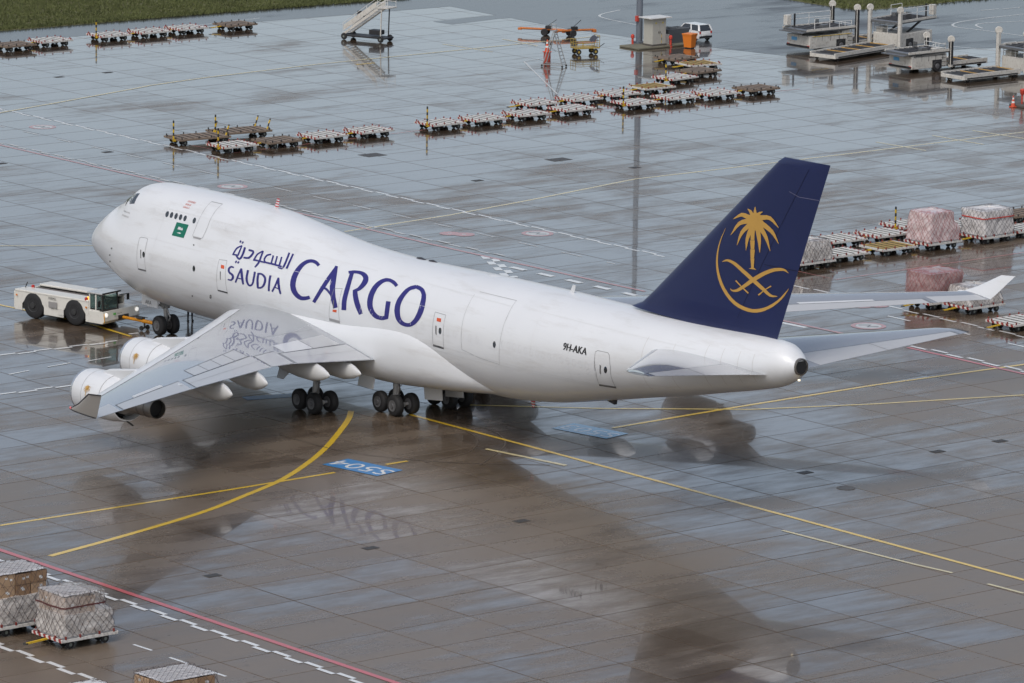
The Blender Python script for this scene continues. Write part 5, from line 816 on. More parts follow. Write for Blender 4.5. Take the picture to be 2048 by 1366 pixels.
p3 = G(350, 1345, 2.75); d3 = dolly(0, 0, label='pallet dolly under the load with white foil top at the dashed line'); d3.location = (p3.x, p3.y, 0); load(0, 0, 2.15, WRAP, NETD, 'square cargo load with white foil top beside the dashed white line', cartons=12, seed=8, strap=STRAPD, loc=(p3.x, p3.y, .56), taper=.02)
p4 = G(165, 1379, 2.75); d4 = dolly(0, 0, label='pallet dolly under the load across the white block line'); d4.location = (p4.x, p4.y, 0); load(0, 0, 2.15, FOILW, NETD, 'pale foil-wrapped cargo load across the white block line', seed=9, loc=(p4.x, p4.y, .56), taper=.05)
loaded_dolly(1866, 480, 'pallet dolly under the pink wrapped load', H=1.95, wrap=WRAPP, net=NETR, label='pink and white wrapped cargo load with sloping top', seed=11, taper=.12, step=.3)
loaded_dolly(1974, 467, 'pallet dolly under the netted load with red strap', H=1.7, wrap=FOILW, net=NETD, label='white netted cargo load with a red strap', seed=12, strap=STRAPR, taper=.02)
loaded_dolly(1612, 519, 'pallet dolly under the load behind the fin edge', H=1.3, wrap=WRAP, net=NETD, label='small plastic-wrapped load just behind the tail fin edge', seed=13, taper=.15)
loaded_dolly(1868, 597, 'pallet dolly under the maroon load behind the starboard wing', H=1.75, wrap=WRAPM, net=NETR, label='maroon wrapped cargo load behind the starboard wing', seed=14, taper=.05)
loaded_dolly(1948, 606, 'pallet dolly under the low load below the starboard winglet', H=1.1, wrap=WRAP, net=NETD, label='low plastic-wrapped load below the starboard winglet', seed=15, taper=.15)
# ---------------------------------------------------------------- pushback tug
TW = mat('tug_white', (0.66, 0.64, 0.58), 0.4, coat=0.3, var=0.06, scale=1.5, dirt=0.25, dirt_rgb=(0.25, 0.21, 0.17)); TGL = mat('tug_glass', (0.35, 0.5, 0.47), 0.05, alpha_glass=True, var=.02); TORG = mat('towbar_orange', (0.62, 0.25, 0.01), 0.45, var=0.12, dirt=0.25); AMB = mat('amber_lamp', (0.9, .4, .02), .3, emit=((1, .45, .05), 1.2)); HEADL = mat('headlamp', (1, 1, 1), .2, emit=((1, .97, .9), .6)); REDL = mat('red_lamp', (.45, .03, .02), .3)
ta = math.radians(16); tp = Vector((0.55, -1.95, 0)); TUG = empty('pushback_tug', tp, ta, 'white pushback tug with four big black wheels and low cab at the aircraft nose', 'tug')
def tp_(mb, n, m, par=None, sm=False, bv=.03, lb=None): return mb.build(n, m, par or TUG, sm, bv, lb)
LX0, LX1, WY = -3.75, 3.75, 1.7
# side walls with octagonal wheel openings
def side_wall(sy):
    xs = [LX0, -2.95, -2.55, -1.45, -1.05, .35, .75, 1.85, 2.25, 2.45]; zl = [.5, .5, 1.25, 1.25, .42, .42, 1.25, 1.25, .5, .42]; pts = []
    lower = [(LX0, .45), (-3.15, .45), (-3.15, .85), (-2.7, 1.42), (-1.75, 1.42), (-1.3, .85), (-1.3, .38), (.35, .38), (.35, .85), (.8, 1.42), (1.75, 1.42), (2.2, .85), (2.2, .38), (2.45, .38)]
    top = [(2.45, 1.62), (LX0, 1.62)]; m = MB().prism([(x, sy * WY - (.06 if sy > 0 else 0), z) for x, z in lower + top], (0, .06, 0)); return tp_(m, 'side_panel', TW, bv=.012)
for sy in (-1, 1): side_wall(sy)
tp_(MB().box((-.65, 0, .8), (6.1, 3.2, .5)), 'chassis', DDARK)
for sy in (-1, 1): tp_(MB().box((-.65, sy * 1.16, 1.69), (6.2, 1.12, .14)), 'deck_cover', TW, bv=.04)
tp_(MB().box((-.65, 0, 1.5), (6.1, 1.2, .1)), 'deck_recess', mat('deck_dirty', (.14, .12, .11), .6, dirt=.5)); tp_(MB().box((LX0 - .04, 0, 1.05), (.1, 3.4, 1.14)), 'rear_panel', TW)
for x in (-2.2, 1.27):
    for sy in (-1, 1):
        w = tp_(MB().lathe([(.42, -.30), (.72, -.31), (.84, -.24), (.88, -.12), (.88, .12), (.84, .24), (.72, .31), (.42, .30)], (x, sy * 1.42, .88), (0, 1, 0), 32), 'wheel', TYRE, sm=True, bv=0); MB().lathe([(.44, 0), (.44, .03), (.34, -.02), (.2, .0), (.19, .08), (.03, .09)], (x, sy * 1.42 + sy * .285, .88), (0, sy, 0), 24).build('rim', mat('tug_rim', (.035, .035, .035), .5), w, True)
        tp_(MB().box((x, sy * 1.1, 1.45), (2.0, 1.0, .05)), 'wheel_arch', DDARK)
# front: near-side cab, far-side deck
tp_(MB().prism([(2.45, -WY, .36), (LX1 - .15, -WY, .36), (LX1, -WY, .55), (LX1 - .12, -WY, 1.15), (2.45, -WY, 1.15)], (0, 2 * WY, 0)), 'front_body', TW, bv=.03); tp_(MB().box((LX1 - .05, 0.15, .62), (.12, 1.0, .3)), 'tow_recess', DDARK)
cab = tp_(MB().box((3.0, -.95, 1.2), (1.15, 1.35, .1)), 'cab_floor', DDARK)
for x, y in ((2.48, -1.6), (2.48, -.2), (3.55, -1.6), (3.55, -.2), (3.0, -1.6)): MB().bar((x, y, 1.15), (x - (.06 if x > 3.2 else 0), y, 2.22), .09).build('cab_pillar', TW if x < 3.2 else DDARK, cab)
MB().box((2.98, -.9, 2.27), (1.36, 1.62, .1)).build('cab_roof', mat('cab_roof_grey', (.42, .43, .43), .25, coat=.5), cab, False, .03); MB().bar((3.66, -1.75, 2.30), (3.66, -.05, 2.30), .09, .07).build('sun_visor', BLACK, cab)
MB().box((3.53, -.9, 1.72), (.02, 1.3, .9)).build('windshield', TGL, cab); MB().box((2.75, -1.6, 1.72), (.44, .02, .85)).build('side_window', TGL, cab); MB().box((3.28, -1.6, 1.72), (.44, .02, .85)).build('side_window', TGL, cab); MB().box((2.46, -.9, 1.6), (.05, 1.3, 1.0)).build('cab_back', TW, cab)
MB().box((2.85, -1.63, .95), (.95, .04, .5)).build('cab_door', TW, cab); MB().box((2.45, -1.3, 1.0), (.1, .5, .9)).build('step_well', DDARK, cab); MB().cyl((3.32, -.9, 1.62), (3.22, -.9, 1.72), .2, .2, 16).build('steering_wheel', BLACK, cab)
for y in (-1.45, 1.45): tp_(MB().lathe([(.13, 0), (.13, .06), (.02, .08)], (LX1 - .06, y, .92), (1, 0, 0), 16), 'headlamp', HEADL, sm=True, bv=0)
tp_(MB().box((LX1 - .02, -1.66, .75), (.06, .06, .6)), 'marker_strip', mat('marker_orange', (.7, .35, .03), .4)); MB().bar((3.5, .0, 2.0), (3.75, .45, 2.05), .04).build('mirror_arm', BLACK, cab); MB().box((3.8, .5, 1.88), (.06, .2, .4)).build('mirror', BLACK, cab); MB().box((3.45, -1.85, 1.65), (.06, .18, .38)).build('mirror', BLACK, cab)
tp_(MB().lathe([(.09, 0), (.09, .14), (.02, .2)], (2.25, -1.5, 1.76), (0, 0, 1), 14), 'beacon', AMB, sm=True, bv=0); 
for x, y in ((-3.2, -.6), (2.2, -1.62)): tp_(MB().lathe([(.11, 0), (.11, .16), (.03, .2)], (x, y, 1.72), (0, 0, 1), 12), 'rear_lamp', REDL, sm=True, bv=0)
tp_(MB().bar((-3.5, -1.0, 1.75), (-3.3, -1.0, 2.15), .06), 'exhaust_stub', BLACK); tp_(MB().box((-.5, -WY - .065, 1.12), (.7, .02, .36)), 'vent_grille', mat('grille_grey', (.28, .27, .26), .5))
for x, z in ((-3.55, 1.4), (2.3, 1.3)): tp_(MB().box((x, -WY - .07, z), (.12, .02, .1)), 'side_reflector', mat('reflector_orange', (.7, .22, .02), .4), bv=0)
tp_(MB().box((.2, -WY - .066, .72), (.45, .015, .35)), 'access_hatch', mat('hatch_white', (.6, .58, .53), .45), bv=0)
def side_text(body, size, loc, rot, m, par):
    me = text_mesh(body, size); me.materials.clear(); me.materials.append(m); t = bpy.data.objects.new('lettering', me); COL.objects.link(t); t.parent = par; t.location = loc; t.rotation_euler = rot; return t
side_text('TREPEL', .22, (-.55, -WY - .066, 1.5), (math.pi / 2, 0, 0), BLACK, TUG); side_text('TREPEL CHALLENGER', .1, (-.2, -WY - .066, .87), (math.pi / 2, 0, 0), BLACK, TUG)
tp_(MB().box((LX1 + .005, -.7, .92), (.02, .22, .14)), 'green_logo', mat('logo_green', (.1, .5, .08), .4), bv=0); tp_(MB().box((2.6, -1.655, .95), (.16, .01, .2)), 'green_logo', MATS['logo_green'], bv=0); side_text('leisure', .16, (LX1 + .012, -.25, .92), (math.pi / 2, 0, math.pi / 2), MATS['port_grey'], TUG)
# towbar
nose = Vector((7.35, 0, .55)); ft = TUG.matrix_basis @ Vector((LX1 - .02, .1, .60)); TB = empty('towbar', ft, math.atan2(nose.y - ft.y, nose.x - ft.x), 'orange aircraft towbar between tug and nose wheels', 'towbar'); TL = (nose.xy - ft.xy).length
MB().cyl((0, 0, 0), (TL * .5, 0, -.02), .10, .10, 12).build('bar', TORG, TB, True); MB().cyl((TL * .5, 0, -.02), (TL, 0, -.08), .13, .11, 12).build('bar', TORG, TB, True); MB().box((TL * .45, 0, .14), (.5, .3, .12)).build('hand_pump', DDARK, TB, False, .02); MB().bar((TL * .3, .1, .2), (TL * .6, .1, .2), .04).build('pump_lever', DDARK, TB)
MB().bar((TL * .55, 0, -.1), (TL * .55, 0, -.42), .08).build('wheel_leg', DDARK, TB)
for y in (-.28, .28): MB().lathe([(.06, -.05), (.14, -.06), (.16, 0), (.14, .06), (.06, .05)], (TL * .55, y, -.44), (0, 1, 0), 14).build('wheel', TYRE, TB, True)
MB().cyl((TL * .55, -.28, -.44), (TL * .55, .28, -.44), .04).build('wheel_axle', DDARK, TB)
# ---------------------------------------------------------------- people
CLOD = mat('dark_workwear', (0.02, 0.022, 0.03), 0.8, var=0.25, scale=8); CLOR = mat('red_jacket', (0.40, 0.05, 0.03), 0.8, var=0.2, scale=8); SKIN = mat('skin', (0.42, 0.24, 0.17), 0.55, var=0.05); HAIRM = mat('hair_dark', (0.02, 0.014, 0.01), 0.6); BOOT = mat('boot_black', (0.012, 0.012, 0.012), 0.5)
def person(loc, rz, joints, edges, body_m, label, head, hands, facing=(1, 0, 0)):
    root = empty('person', loc, rz, label, 'person'); me = bpy.data.meshes.new('body'); me.from_pydata([j[:3] for j in joints], edges, []); o = bpy.data.objects.new('body', me); COL.objects.link(o); o.parent = root
    o.modifiers.new('skin', 'SKIN'); sk = me.skin_vertices[0].data
    for i, j in enumerate(joints): sk[i].radius = (j[3], j[3] * (j[4] if len(j) > 4 else 1))
    sk[0].use_root = True; s = o.modifiers.new('sub', 'SUBSURF'); s.levels = 2; s.render_levels = 2; me.materials.append(body_m)
    h = Vector(head); hd = MB().lathe([(.02, -.125), (.055, -.115), (.075, -.06), (.09, .0), (.095, .05), (.085, .095), (.05, .125), (.01, .132)], h, (0, 0, 1), 16); hb = hd.build('head', SKIN, root, True)
    fx = Vector(facing); sdv = Vector((-fx.y, fx.x, 0)); MB().lathe([(.0, -.0), (.018, .005), (.008, .03), (0, .04)], h + fx * .085 + Vector((0, 0, -.01)), fx, 8).build('nose', SKIN, hb)
    for k in (-1, 1): MB().lathe([(.0, 0), (.012, .002), (0, .008)], h + fx * .085 + sdv * k * .034 + Vector((0, 0, .02)), fx, 8).build('eye', BLACK, hb); MB().box(h + sdv * k * .095, (.03, .02, .06)).build('ear', SKIN, hb, False, .008)
    MB().box(h + fx * .087 + Vector((0, 0, -.055)), (.008, .045, .01)).build('mouth', mat('lips', (.3, .1, .09), .5), hb); MB().lathe([(.098, .03), (.102, .06), (.09, .105), (.05, .138), (.0, .145)], h - fx * .008, (0, 0, 1), 16).build('hair', HAIRM, root, True)
    for (hx, dr) in hands:
        hp = Vector(hx); dv = Vector(dr).normalized(); pv = dv.cross(Vector((0, 0, 1)) if abs(dv.z) < .8 else Vector((1, 0, 0))).normalized(); m = MB(); m.box(hp + dv * .045, (.085, .075, .03), dv.to_track_quat('X', 'Z').to_matrix())
        for f, (of, ln) in enumerate(((-.028, .065), (-.009, .078), (.010, .074), (.028, .058))): a = hp + dv * .085 + pv * of; b_ = a + dv * ln * .55; m.cyl(a, b_, .009, .008, 7); m.cyl(b_, b_ + (dv * .8 + pv.cross(dv) * .5) * ln * .45, .008, .006, 7)
        a = hp + dv * .03 + pv * .04; m.cyl(a, a + (dv * .6 + pv * .8) * .05, .010, .008, 7); m.build('hand', SKIN, root, True)
    return root
J = [(0, 0, .98, .15, .75), (0, 0, 1.2, .145, .8), (0, 0, 1.40, .17, .65), (0, 0, 1.52, .06), (0, 0, 1.60, .055), (0, .2, 1.42, .065), (.02, .27, 1.14, .05), (.10, .25, .90, .036), (0, -.2, 1.42, .065), (.02, -.27, 1.14, .05), (.10, -.25, .90, .036), (0, .11, .90, .10), (.02, .13, .50, .072), (-.02, .14, .10, .052), (.14, .16, .05, .045), (0, -.11, .90, .10), (.0, -.12, .50, .072), (-.02, -.13, .10, .052), (.14, -.15, .05, .045)]
E_ = [(0, 1), (1, 2), (2, 3), (3, 4), (2, 5), (5, 6), (6, 7), (2, 8), (8, 9), (9, 10), (0, 11), (11, 12), (12, 13), (13, 14), (0, 15), (15, 16), (16, 17), (17, 18)]
pw = person(G(380, 642), math.radians(-20), J, E_, CLOD, 'person in dark trousers and boots standing beyond the nose wheels', (0.01, 0, 1.70), [((.10, .25, .90), (.25, 0, -1)), ((.10, -.25, .90), (.25, 0, -1))])
for sy in (.15, -.14): MB().box((.06, sy, .05), (.29, .11, .10)).build('boot', BOOT, pw, False, .03)
JS = [(0, 0, .15, .15, .8), (-.03, 0, .38, .15, .8), (-.05, 0, .58, .165, .65), (-.04, 0, .70, .06), (-.03, 0, .78, .055), (-.04, .2, .60, .062), (.10, .25, .38, .05), (.33, .14, .42, .036), (-.04, -.2, .60, .062), (.10, -.25, .38, .05), (.33, -.14, .42, .036), (.12, .1, .14, .10), (.45, .12, .16, .075), (.45, .12, -.22, .052), (.58, .12, -.26, .045), (.12, -.1, .14, .10), (.45, -.12, .16, .075), (.45, -.12, -.22, .052), (.58, -.12, -.26, .045)]
person(TUG.matrix_basis @ Vector((2.85, -.9, 1.3)), ta, JS, E_, CLOR, 'driver in red jacket seated behind the tug windshield', (-.02, 0, .88), [((.33, .14, .42), (.8, -.2, .3)), ((.33, -.14, .42), (.8, .2, .3))])
# ---------------------------------------------------------------- far equipment
LW = mat('loader_white', (0.56, 0.54, 0.49), 0.5, var=0.15, scale=1.8, dirt=0.8, dirt_rgb=(0.22, 0.15, 0.10)); RAILW = mat('rail_white', (0.62, 0.62, 0.6), 0.45, dirt=.2); STEEL = mat('platform_steel', (0.16, 0.165, 0.17), 0.35, metal=.4, var=.25, scale=2, dirt=.4); RUSTY = mat('loader_ochre', (0.42, 0.24, 0.05), 0.55, var=.3, dirt=.4); LBLK = mat('loader_black', (.02, .02, .022), .5)
YB2 = stripe_mat('hazard_stripe', (.6, .4, .02), (.02, .02, .02), .3)
def rails(par, pts, h, name='handrail', m=None, r=.03):
    b = MB()
    for a_, c_ in zip(pts[:-1], pts[1:]):
        a_, c_ = Vector(a_), Vector(c_)
        for k in (h, h * .55): b.cyl(a_ + Vector((0, 0, k)), c_ + Vector((0, 0, k)), r, n=6)
    for p in pts: b.cyl(p, Vector(p) + Vector((0, 0, h)), r, n=6)
    return b.build(name, m or RAILW, par)
def mast(par, x, y, h):
    b = MB().box((x, y, h / 2 + .3), (.30, .30, h)).build('mast', LW, par, bevel=.02); MB().box((x + .16, y, h / 2 + .4), (.06, .22, h - .3)).build('mast_chain', LBLK, b); MB().box((x, y - .16, h / 2 + .4), (.16, .05, h - .3)).build('mast_slide', LBLK, b)
    MB().lathe([(.05, -.09), (.30, -.09), (.33, -.05), (.33, .05), (.30, .09), (.05, .09)], (x, y, h + .42), (1, -.6, 0), 20).build('pulley', LW, b, True)
def loader(loc, rz, front_h, main_len, label, small=False, rail_side=True, Wd=3.1, CL=5.0):
    p = Vector((loc[0], loc[1], 0)); o = empty('cargo_loader', p, rz, label, 'cargo loader')
    # local: -y chassis with bridge, +y low main platform
    bd = MB().box((0, -CL / 2, .95), (Wd, CL, 1.15)).build('chassis', LW, o, bevel=.05)
    for sx in (-1, 1):
        for y in (-CL * .28,):
            MB().box((sx * (Wd / 2 + .0), y, .65), (.06, 1.1, .8)).build('wheel_arch', LBLK, bd); w = MB().lathe([(.2, -.16), (.42, -.17), (.5, -.1), (.5, .1), (.42, .17), (.2, .16)], (sx * (Wd / 2 - .08), y, .5), (1, 0, 0), 20).build('wheel', TYRE, o, True); MB().lathe([(.25, 0), (.22, .04), (.05, .05)], (sx * (Wd / 2 + .07), y, .5), (sx, 0, 0), 14).build('rim', RIM, w, True)
        MB().box((sx * (Wd / 2 + .012), -CL * .75, 1.0), (.02, 1.1, .7)).build('side_hatch', mat('hatch_cream', (.52, .5, .45), .5, dirt=.4), bd); MB().box((sx * (Wd / 2 - .2), -CL - .02, .6), (.3, .04, .14)).build('lamp', REDL, bd)
    MB().box((0, -CL / 2, front_h), (Wd + .1, CL + .9, .22)).build('bridge_platform', STEEL, o, bevel=.02)
    for i in range(7): MB().cyl((-Wd / 2 + .2, -CL + .4 + i * CL / 7, front_h + .13), (Wd / 2 - .2, -CL + .4 + i * CL / 7, front_h + .13), .06, n=8).build('roller', LBLK, o)
    for sx in (-1, 1): MB().box((sx * (Wd / 2 + .08), -CL / 2, front_h + .12), (.10, CL + .9, .2)).build('bridge_edge', LW, o); MB().bar((sx * .9, -.4, .9), (sx * .9, -CL + .8, front_h - .1), .14).build('lift_arm', LBLK, o)
    MB().bar((0, -CL - .5, front_h - .05), (0, -CL - 1.0, front_h - .1), Wd, .06).build('bridge_lip', STEEL, o)
    if rail_side:
        rails(o, [(-Wd / 2, -CL - .3, front_h + .2), (-Wd / 2, -CL / 2, front_h + .2), (-Wd / 2, 0, front_h + .2)], 1.0)
        c = MB().box((-Wd / 2 + .1, -CL - .1, front_h + .75), (.5, .5, .9)).build('control_box', LW, o, bevel=.03); rails(o, [(Wd / 2, -CL * .9, front_h + .2), (Wd / 2, -CL * .55, front_h + .2)], .9)
        MB().bar((-Wd / 2 + .4, -CL + .5, front_h + .2), (-Wd / 2 + .4, -CL + .5, front_h + 1.3), .12).build('control_column', LBLK, o)
    MB().box((0, -CL - .06, .55), (Wd * .96, .12, .16)).build('bumper', LBLK, bd); MB().box((-Wd * .18, -CL - .012, 1.15), (.7, .02, .3)).build('blue_sticker', mat('sticker_blue', (.12, .35, .6), .5), bd)
    for k in range(4): MB().box((Wd / 2 + .015, -CL * (.12 + .2 * k), 1.25), (.02, .03, .5)).build('panel_joint', LBLK, bd)
    MB().box((Wd / 2 + .03, -CL * .5, 1.47), (.04, CL * .9, .05)).build('hazard_edge', YB2 if not small else LBLK, bd); MB().box((Wd / 2 - .45, -.75, 1.75), (.7, .9, .5)).build('engine_box', LW, bd, bevel=.04)
    for k in range(5): MB().cyl((-Wd / 2 + .5 + .12 * k, -CL * .45, front_h + .1), (-Wd / 2 + .5 + .12 * k, -CL * .45, front_h + .75), .03, n=6).build('lever', LBLK, o)
    for k in range(3): MB().bar((Wd / 2 + .1, -.2 - .0, .5 + .35 * k), (Wd / 2 + .1, -.7, .5 + .35 * k), .04).build('ladder_rung', LBLK, o)
    rails(o, [(Wd / 2 - .1, -1.6, 1.5), (Wd / 2 - .1, -.9, 1.5), (Wd / 2 - .1, -.1, 1.5)], .9 if small else 1.1); rails(o, [(-Wd / 2 + .1, -.1, 1.5), (0, -.05, 1.5), (Wd / 2 - .1, -.1, 1.5)], .8); MB().bar((Wd / 2 + .05, -CL * .9, 1.55), (Wd / 2 + .05, -.3, 1.9), .05).build('hose', LBLK, o); MB().box((Wd / 2 - .3, -CL * .62, front_h + .3), (.4, .8, .35)).build('hydraulic_box', STEEL, o, bevel=.03)
    for sx in (-1, 1): mast(o, sx * (Wd / 2 + .12), .35, 3.3 if not small else 2.3)
    pf = MB().box((0, .7 + main_len / 2, .42), (Wd - .25, main_len, .30)).build('main_platform', LW, o, bevel=.02); MB().box((0, .7 + main_len / 2, .59), (Wd - .6, main_len - .3, .05)).build('roller_deck', STEEL, pf)
    for i in range(int(main_len / .55)): MB().cyl((-Wd / 2 + .4, 1.0 + i * .55, .63), (Wd / 2 - .4, 1.0 + i * .55, .63), .05, n=8).build('deck_roller', LBLK if i % 4 else RUSTY, pf)
    for sx in (-1, 1):
        MB().box((sx * (Wd / 2 - .2), .7 + main_len / 2, .66), (.14, main_len, .16)).build('guide_rail', LW, pf); MB().box((sx * (Wd / 2 - .11), .7 + main_len / 2, .38), (.03, main_len * .9, .10)).build('dark_strip', LBLK, pf)
        for y in (1.2, main_len): w = MB().lathe([(.08, -.09), (.19, -.1), (.22, 0), (.19, .1), (.08, .09)], (sx * (Wd / 2 - .45), y, .22), (1, 0, 0), 14).build('wheel', TYRE, o, True)
    return o
loader((-72.4, 124.6), TH, 1.95, 4.6, 'large white cargo loader with raised dark bridge and two tall masts', Wd=3.0, CL=5.2); loader((-69.0, 127.0), math.pi + .25, 2.55, 9.2, 'white cargo loader with high railed operator platform and very long low platform', Wd=3.0)
loader((-57.6, 122.6), TH, 1.7, 4.4, 'small white cargo loader with thin twin masts', small=True, rail_side=False, Wd=2.8, CL=4.2); loader((-51.2, 126.0), math.pi + .05, 2.3, 6.8, 'cargo loader with low roller platform cut by the frame edge', Wd=3.1)
# passenger stairs
SP = G(730, 80); st = empty('passenger_stairs', SP, math.radians(-68), 'mobile white passenger stairs on a dark wheeled chassis', 'stairs')
st.scale = (.82, .82, .82)
MB().box((0, .3, .45), (1.9, 5.6, .16)).build('chassis', LBLK, st, bevel=.02)
for sx in (-1, 1):
    for y in (-2.1, 2.6): w = MB().lathe([(.1, -.11), (.30, -.12), (.36, -.06), (.36, .06), (.30, .12), (.1, .11)], (sx * .95, y, .36), (1, 0, 0), 16).build('wheel', TYRE, st, True); MB().cyl((sx * .95 - .13, y, .36), (sx * .95 + .13, y, .36), .12, n=10).build('hub', HUB, w)
    MB().bar((sx * .82, -2.4, .5), (sx * .82, 2.1, 3.6), .08, .26).build('stringer', LW, st, bevel=.02); rails(st, [(sx * .85, -2.3, .8), (sx * .85, -.8, 1.85), (sx * .85, .7, 2.9), (sx * .85, 2.1, 3.85), (sx * .85, 3.4, 3.85)], 1.0, 'stair_rail')
    MB().prism([(sx * .88, -2.2, 1.0), (sx * .88, 2.0, 3.9), (sx * .88, 2.0, 4.5), (sx * .88, -2.2, 1.6)], (sx * .03, 0, 0)).build('side_sheet', LW, st)
    MB().bar((sx * .8, 2.5, .5), (sx * .8, 2.6, 3.6), .10).build('lift_column', LW if sx > 0 else LBLK, st)
for i in range(16): MB().box((0, -2.25 + i * .28, .62 + i * .193), (1.55, .26, .04)).build('step', mat('stair_tread', (.5, .5, .48), .5), st)
MB().box((0, 2.75, 3.78), (1.8, 1.5, .12)).build('landing', LW, st, bevel=.02); MB().box((0, 1.5, 1.0), (1.0, 1.4, .5)).build('power_unit', LBLK, st, bevel=.03); MB().box((.4, -.3, 2.9), (.05, .9, .6)).build('dark_placard', LBLK, st)
# orange towbars
def far_towbar(a, b, wpx, label):
    A = G(*a, .55); B = G(*b, .55); o = empty('aircraft_towbar', (A.x, A.y, 0), math.atan2(B.y - A.y, B.x - A.x), label, 'towbar', 'orange towbars parked together'); L = (B - A).length
    MB().cyl((0, 0, .55), (L, 0, .55), .11, .09, 10).build('bar', mat('far_orange', (.50, .15, .03), .5, var=.2, dirt=.5), o, True); MB().box((0, 0, .5), (.35, .3, .2)).build('tow_head', MATS['far_orange'], o, bevel=.03); MB().box((L, 0, .45), (.3, .5, .28)).build('tow_head', MATS['far_orange'], o, bevel=.03)
    w = L * wpx
    for y in (-.45, .45): MB().lathe([(.1, -.1), (.27, -.11), (.33, -.05), (.33, .05), (.27, .11), (.1, .1)], (w, y, .33), (0, 1, 0), 16).build('wheel', TYRE, o, True)
    MB().box((w, 0, .42), (.2, .95, .12)).build('axle', LBLK, o); MB().box((w + .3, 0, .75), (.6, .3, .28)).build('pump_unit', LBLK, o, bevel=.03); MB().bar((w + .2, 0, .85), (w + 1.0, .1, 1.45), .04).build('pump_lever', LBLK, o)
far_towbar((1040, 56), (1128, 60), .58, 'orange towbar with pointed end left of its twin'); far_towbar((1112, 62), (1188, 59), .40, 'red-orange towbar with dark pump unit nearest the asphalt')
# yellow baggage cart
c = G(1170, 108); ct = empty('baggage_cart', c, math.radians(75), 'yellow railed baggage cart with dark tarpaulin at one end', 'cart'); CY = mat('cart_yellow', (.36, .25, .04), .5, var=.25, dirt=.7); ct.scale = (.8, .8, .8)
MB().box((0, 0, .72), (2.9, 1.5, .12)).build('bed', CY, ct, bevel=.02); rails(ct, [(-1.4, -.72, .75), (-.5, -.72, .75), (.5, -.72, .75), (1.4, -.72, .75)], .55, 'side_rail', CY); rails(ct, [(-1.4, .72, .75), (0, .72, .75), (1.4, .72, .75)], .55, 'side_rail', CY); rails(ct, [(-1.42, -.72, .75), (-1.42, 0, .75), (-1.42, .72, .75)], .95, 'end_rail', CY); rails(ct, [(1.42, -.72, .75), (1.42, 0, .75), (1.42, .72, .75)], 1.3, 'end_rail', CY)
MB().grid(lambda a, b: Vector((.75 + a * .75, (b - .5) * 1.5, 1.35 + .55 * math.sin(a * 2.2) + .08 * math.sin(b * 9))), 8, 8).build('tarpaulin', mat('tarp_dark', (.05, .055, .07), .6), ct, True); MB().bar((1.5, 0, .6), (2.3, 0, 1.1), .06).build('drawbar', LBLK, ct)
for x in (-1.0, 1.0):
    for y in (-.6, .6): w = MB().lathe([(.08, -.07), (.26, -.08), (.31, -.03), (.31, .03), (.26, .08), (.08, .07)], (x, y, .31), (0, 1, 0), 16).build('wheel', TYRE, ct, True); MB().cyl((x, y - .085, .31), (x, y + .085, .31), .13, n=12).build('rim', CY, w)
# stepladder and traffic cone on a drum
lp = G(1108, 133); ld = empty('stepladder', lp, math.radians(30), 'tall grey maintenance stepladder with A-shaped legs', 'stepladder'); AL = mat('ladder_metal', (.36, .37, .37), .4, metal=.5, dirt=.3)
for sy in (-.45, .45):
    MB().bar((-.9, sy, .12), (.0, sy * .5, 3.1), .07).build('leg', AL, ld); MB().bar((.95, sy, .12), (.05, sy * .5, 3.1), .07).build('leg', AL, ld); MB().bar((-1.0, sy, .2), (1.0, sy, .2), .06).build('base_bar', AL, ld)
    for x in (-.95, .95): MB().lathe([(.02, -.04), (.09, -.04), (.1, 0), (.09, .04), (.02, .04)], (x, sy, .1), (0, 1, 0), 10).build('castor', LBLK, ld, True)
for i in range(9): t = (i + 1) / 10; MB().bar((.95 - .9 * t, -.45 + .225 * t, .12 + 2.98 * t), (.95 - .9 * t, .45 - .225 * t, .12 + 2.98 * t), .05).build('rung', AL, ld)
MB().box((0.02, 0, 3.12), (.4, .55, .06)).build('top_step', AL, ld); rails(ld, [(-.2, -.25, 3.1), (.25, -.25, 3.1)], .6, 'top_rail', AL)
CRED = mat('cone_orange', (.60, .08, .03), .5, var=.12, dirt=.2); CWH = mat('cone_white', (.7, .7, .68), .5)
def cone(p, s, name_label, drum=0.0, cat='traffic cone'):
    o = empty('traffic_cone', p, 0, name_label, cat)
    if drum: MB().lathe([(.30, 0), (.32, .05), (.30, .3), (.32, .45), (.30, .7), (.31, drum), (.05, drum)], (0, 0, 0), (0, 0, 1), 18).build('drum', mat('drum_red', (.38, .06, .04), .5, dirt=.5), o, True)
    MB().box((0, 0, drum + .03 * s), (.5 * s, .5 * s, .06 * s)).build('base', CRED, o, bevel=.02); b = MB().lathe([(.19 * s, .06 * s), (.035 * s, .95 * s), (.0, .96 * s)], (0, 0, drum), (0, 0, 1), 18).build('cone_body', CRED, o, True)
    for k in (.35, .65): r = .19 * s - (.155 * s) * (k - .06) / .89; MB().lathe([(r + .004, k * s), (r - .022 * s + .004, (k + .14) * s)], (0, 0, drum), (0, 0, 1), 18).build('white_band', CWH, b, True)
    return o
cone(G(1094, 126), 1.15, 'orange striped traffic cone on a red drum beside the stepladder', .95)
ks = empty('hydrant_island', G(2042, 212), 0, 'low dark kerb island with a red post at the frame edge', 'island'); MB().box((.3, 0, .1), (1.8, 1.6, .2)).build('kerb', mat('kerb_dark', (.09, .08, .07), .8), ks, bevel=.04); MB().lathe([(.07, .2), (.07, .9), (.16, 1.0), (.2, 1.35), (.12, 1.45)], (0.1, 0, 0), (0, 0, 1), 14).build('red_post', mat('post_red', (.5, .05, .03), .5), ks, True)
cone(G(2026, 214), 1.0, 'plain red traffic cone on the apron by the red post')
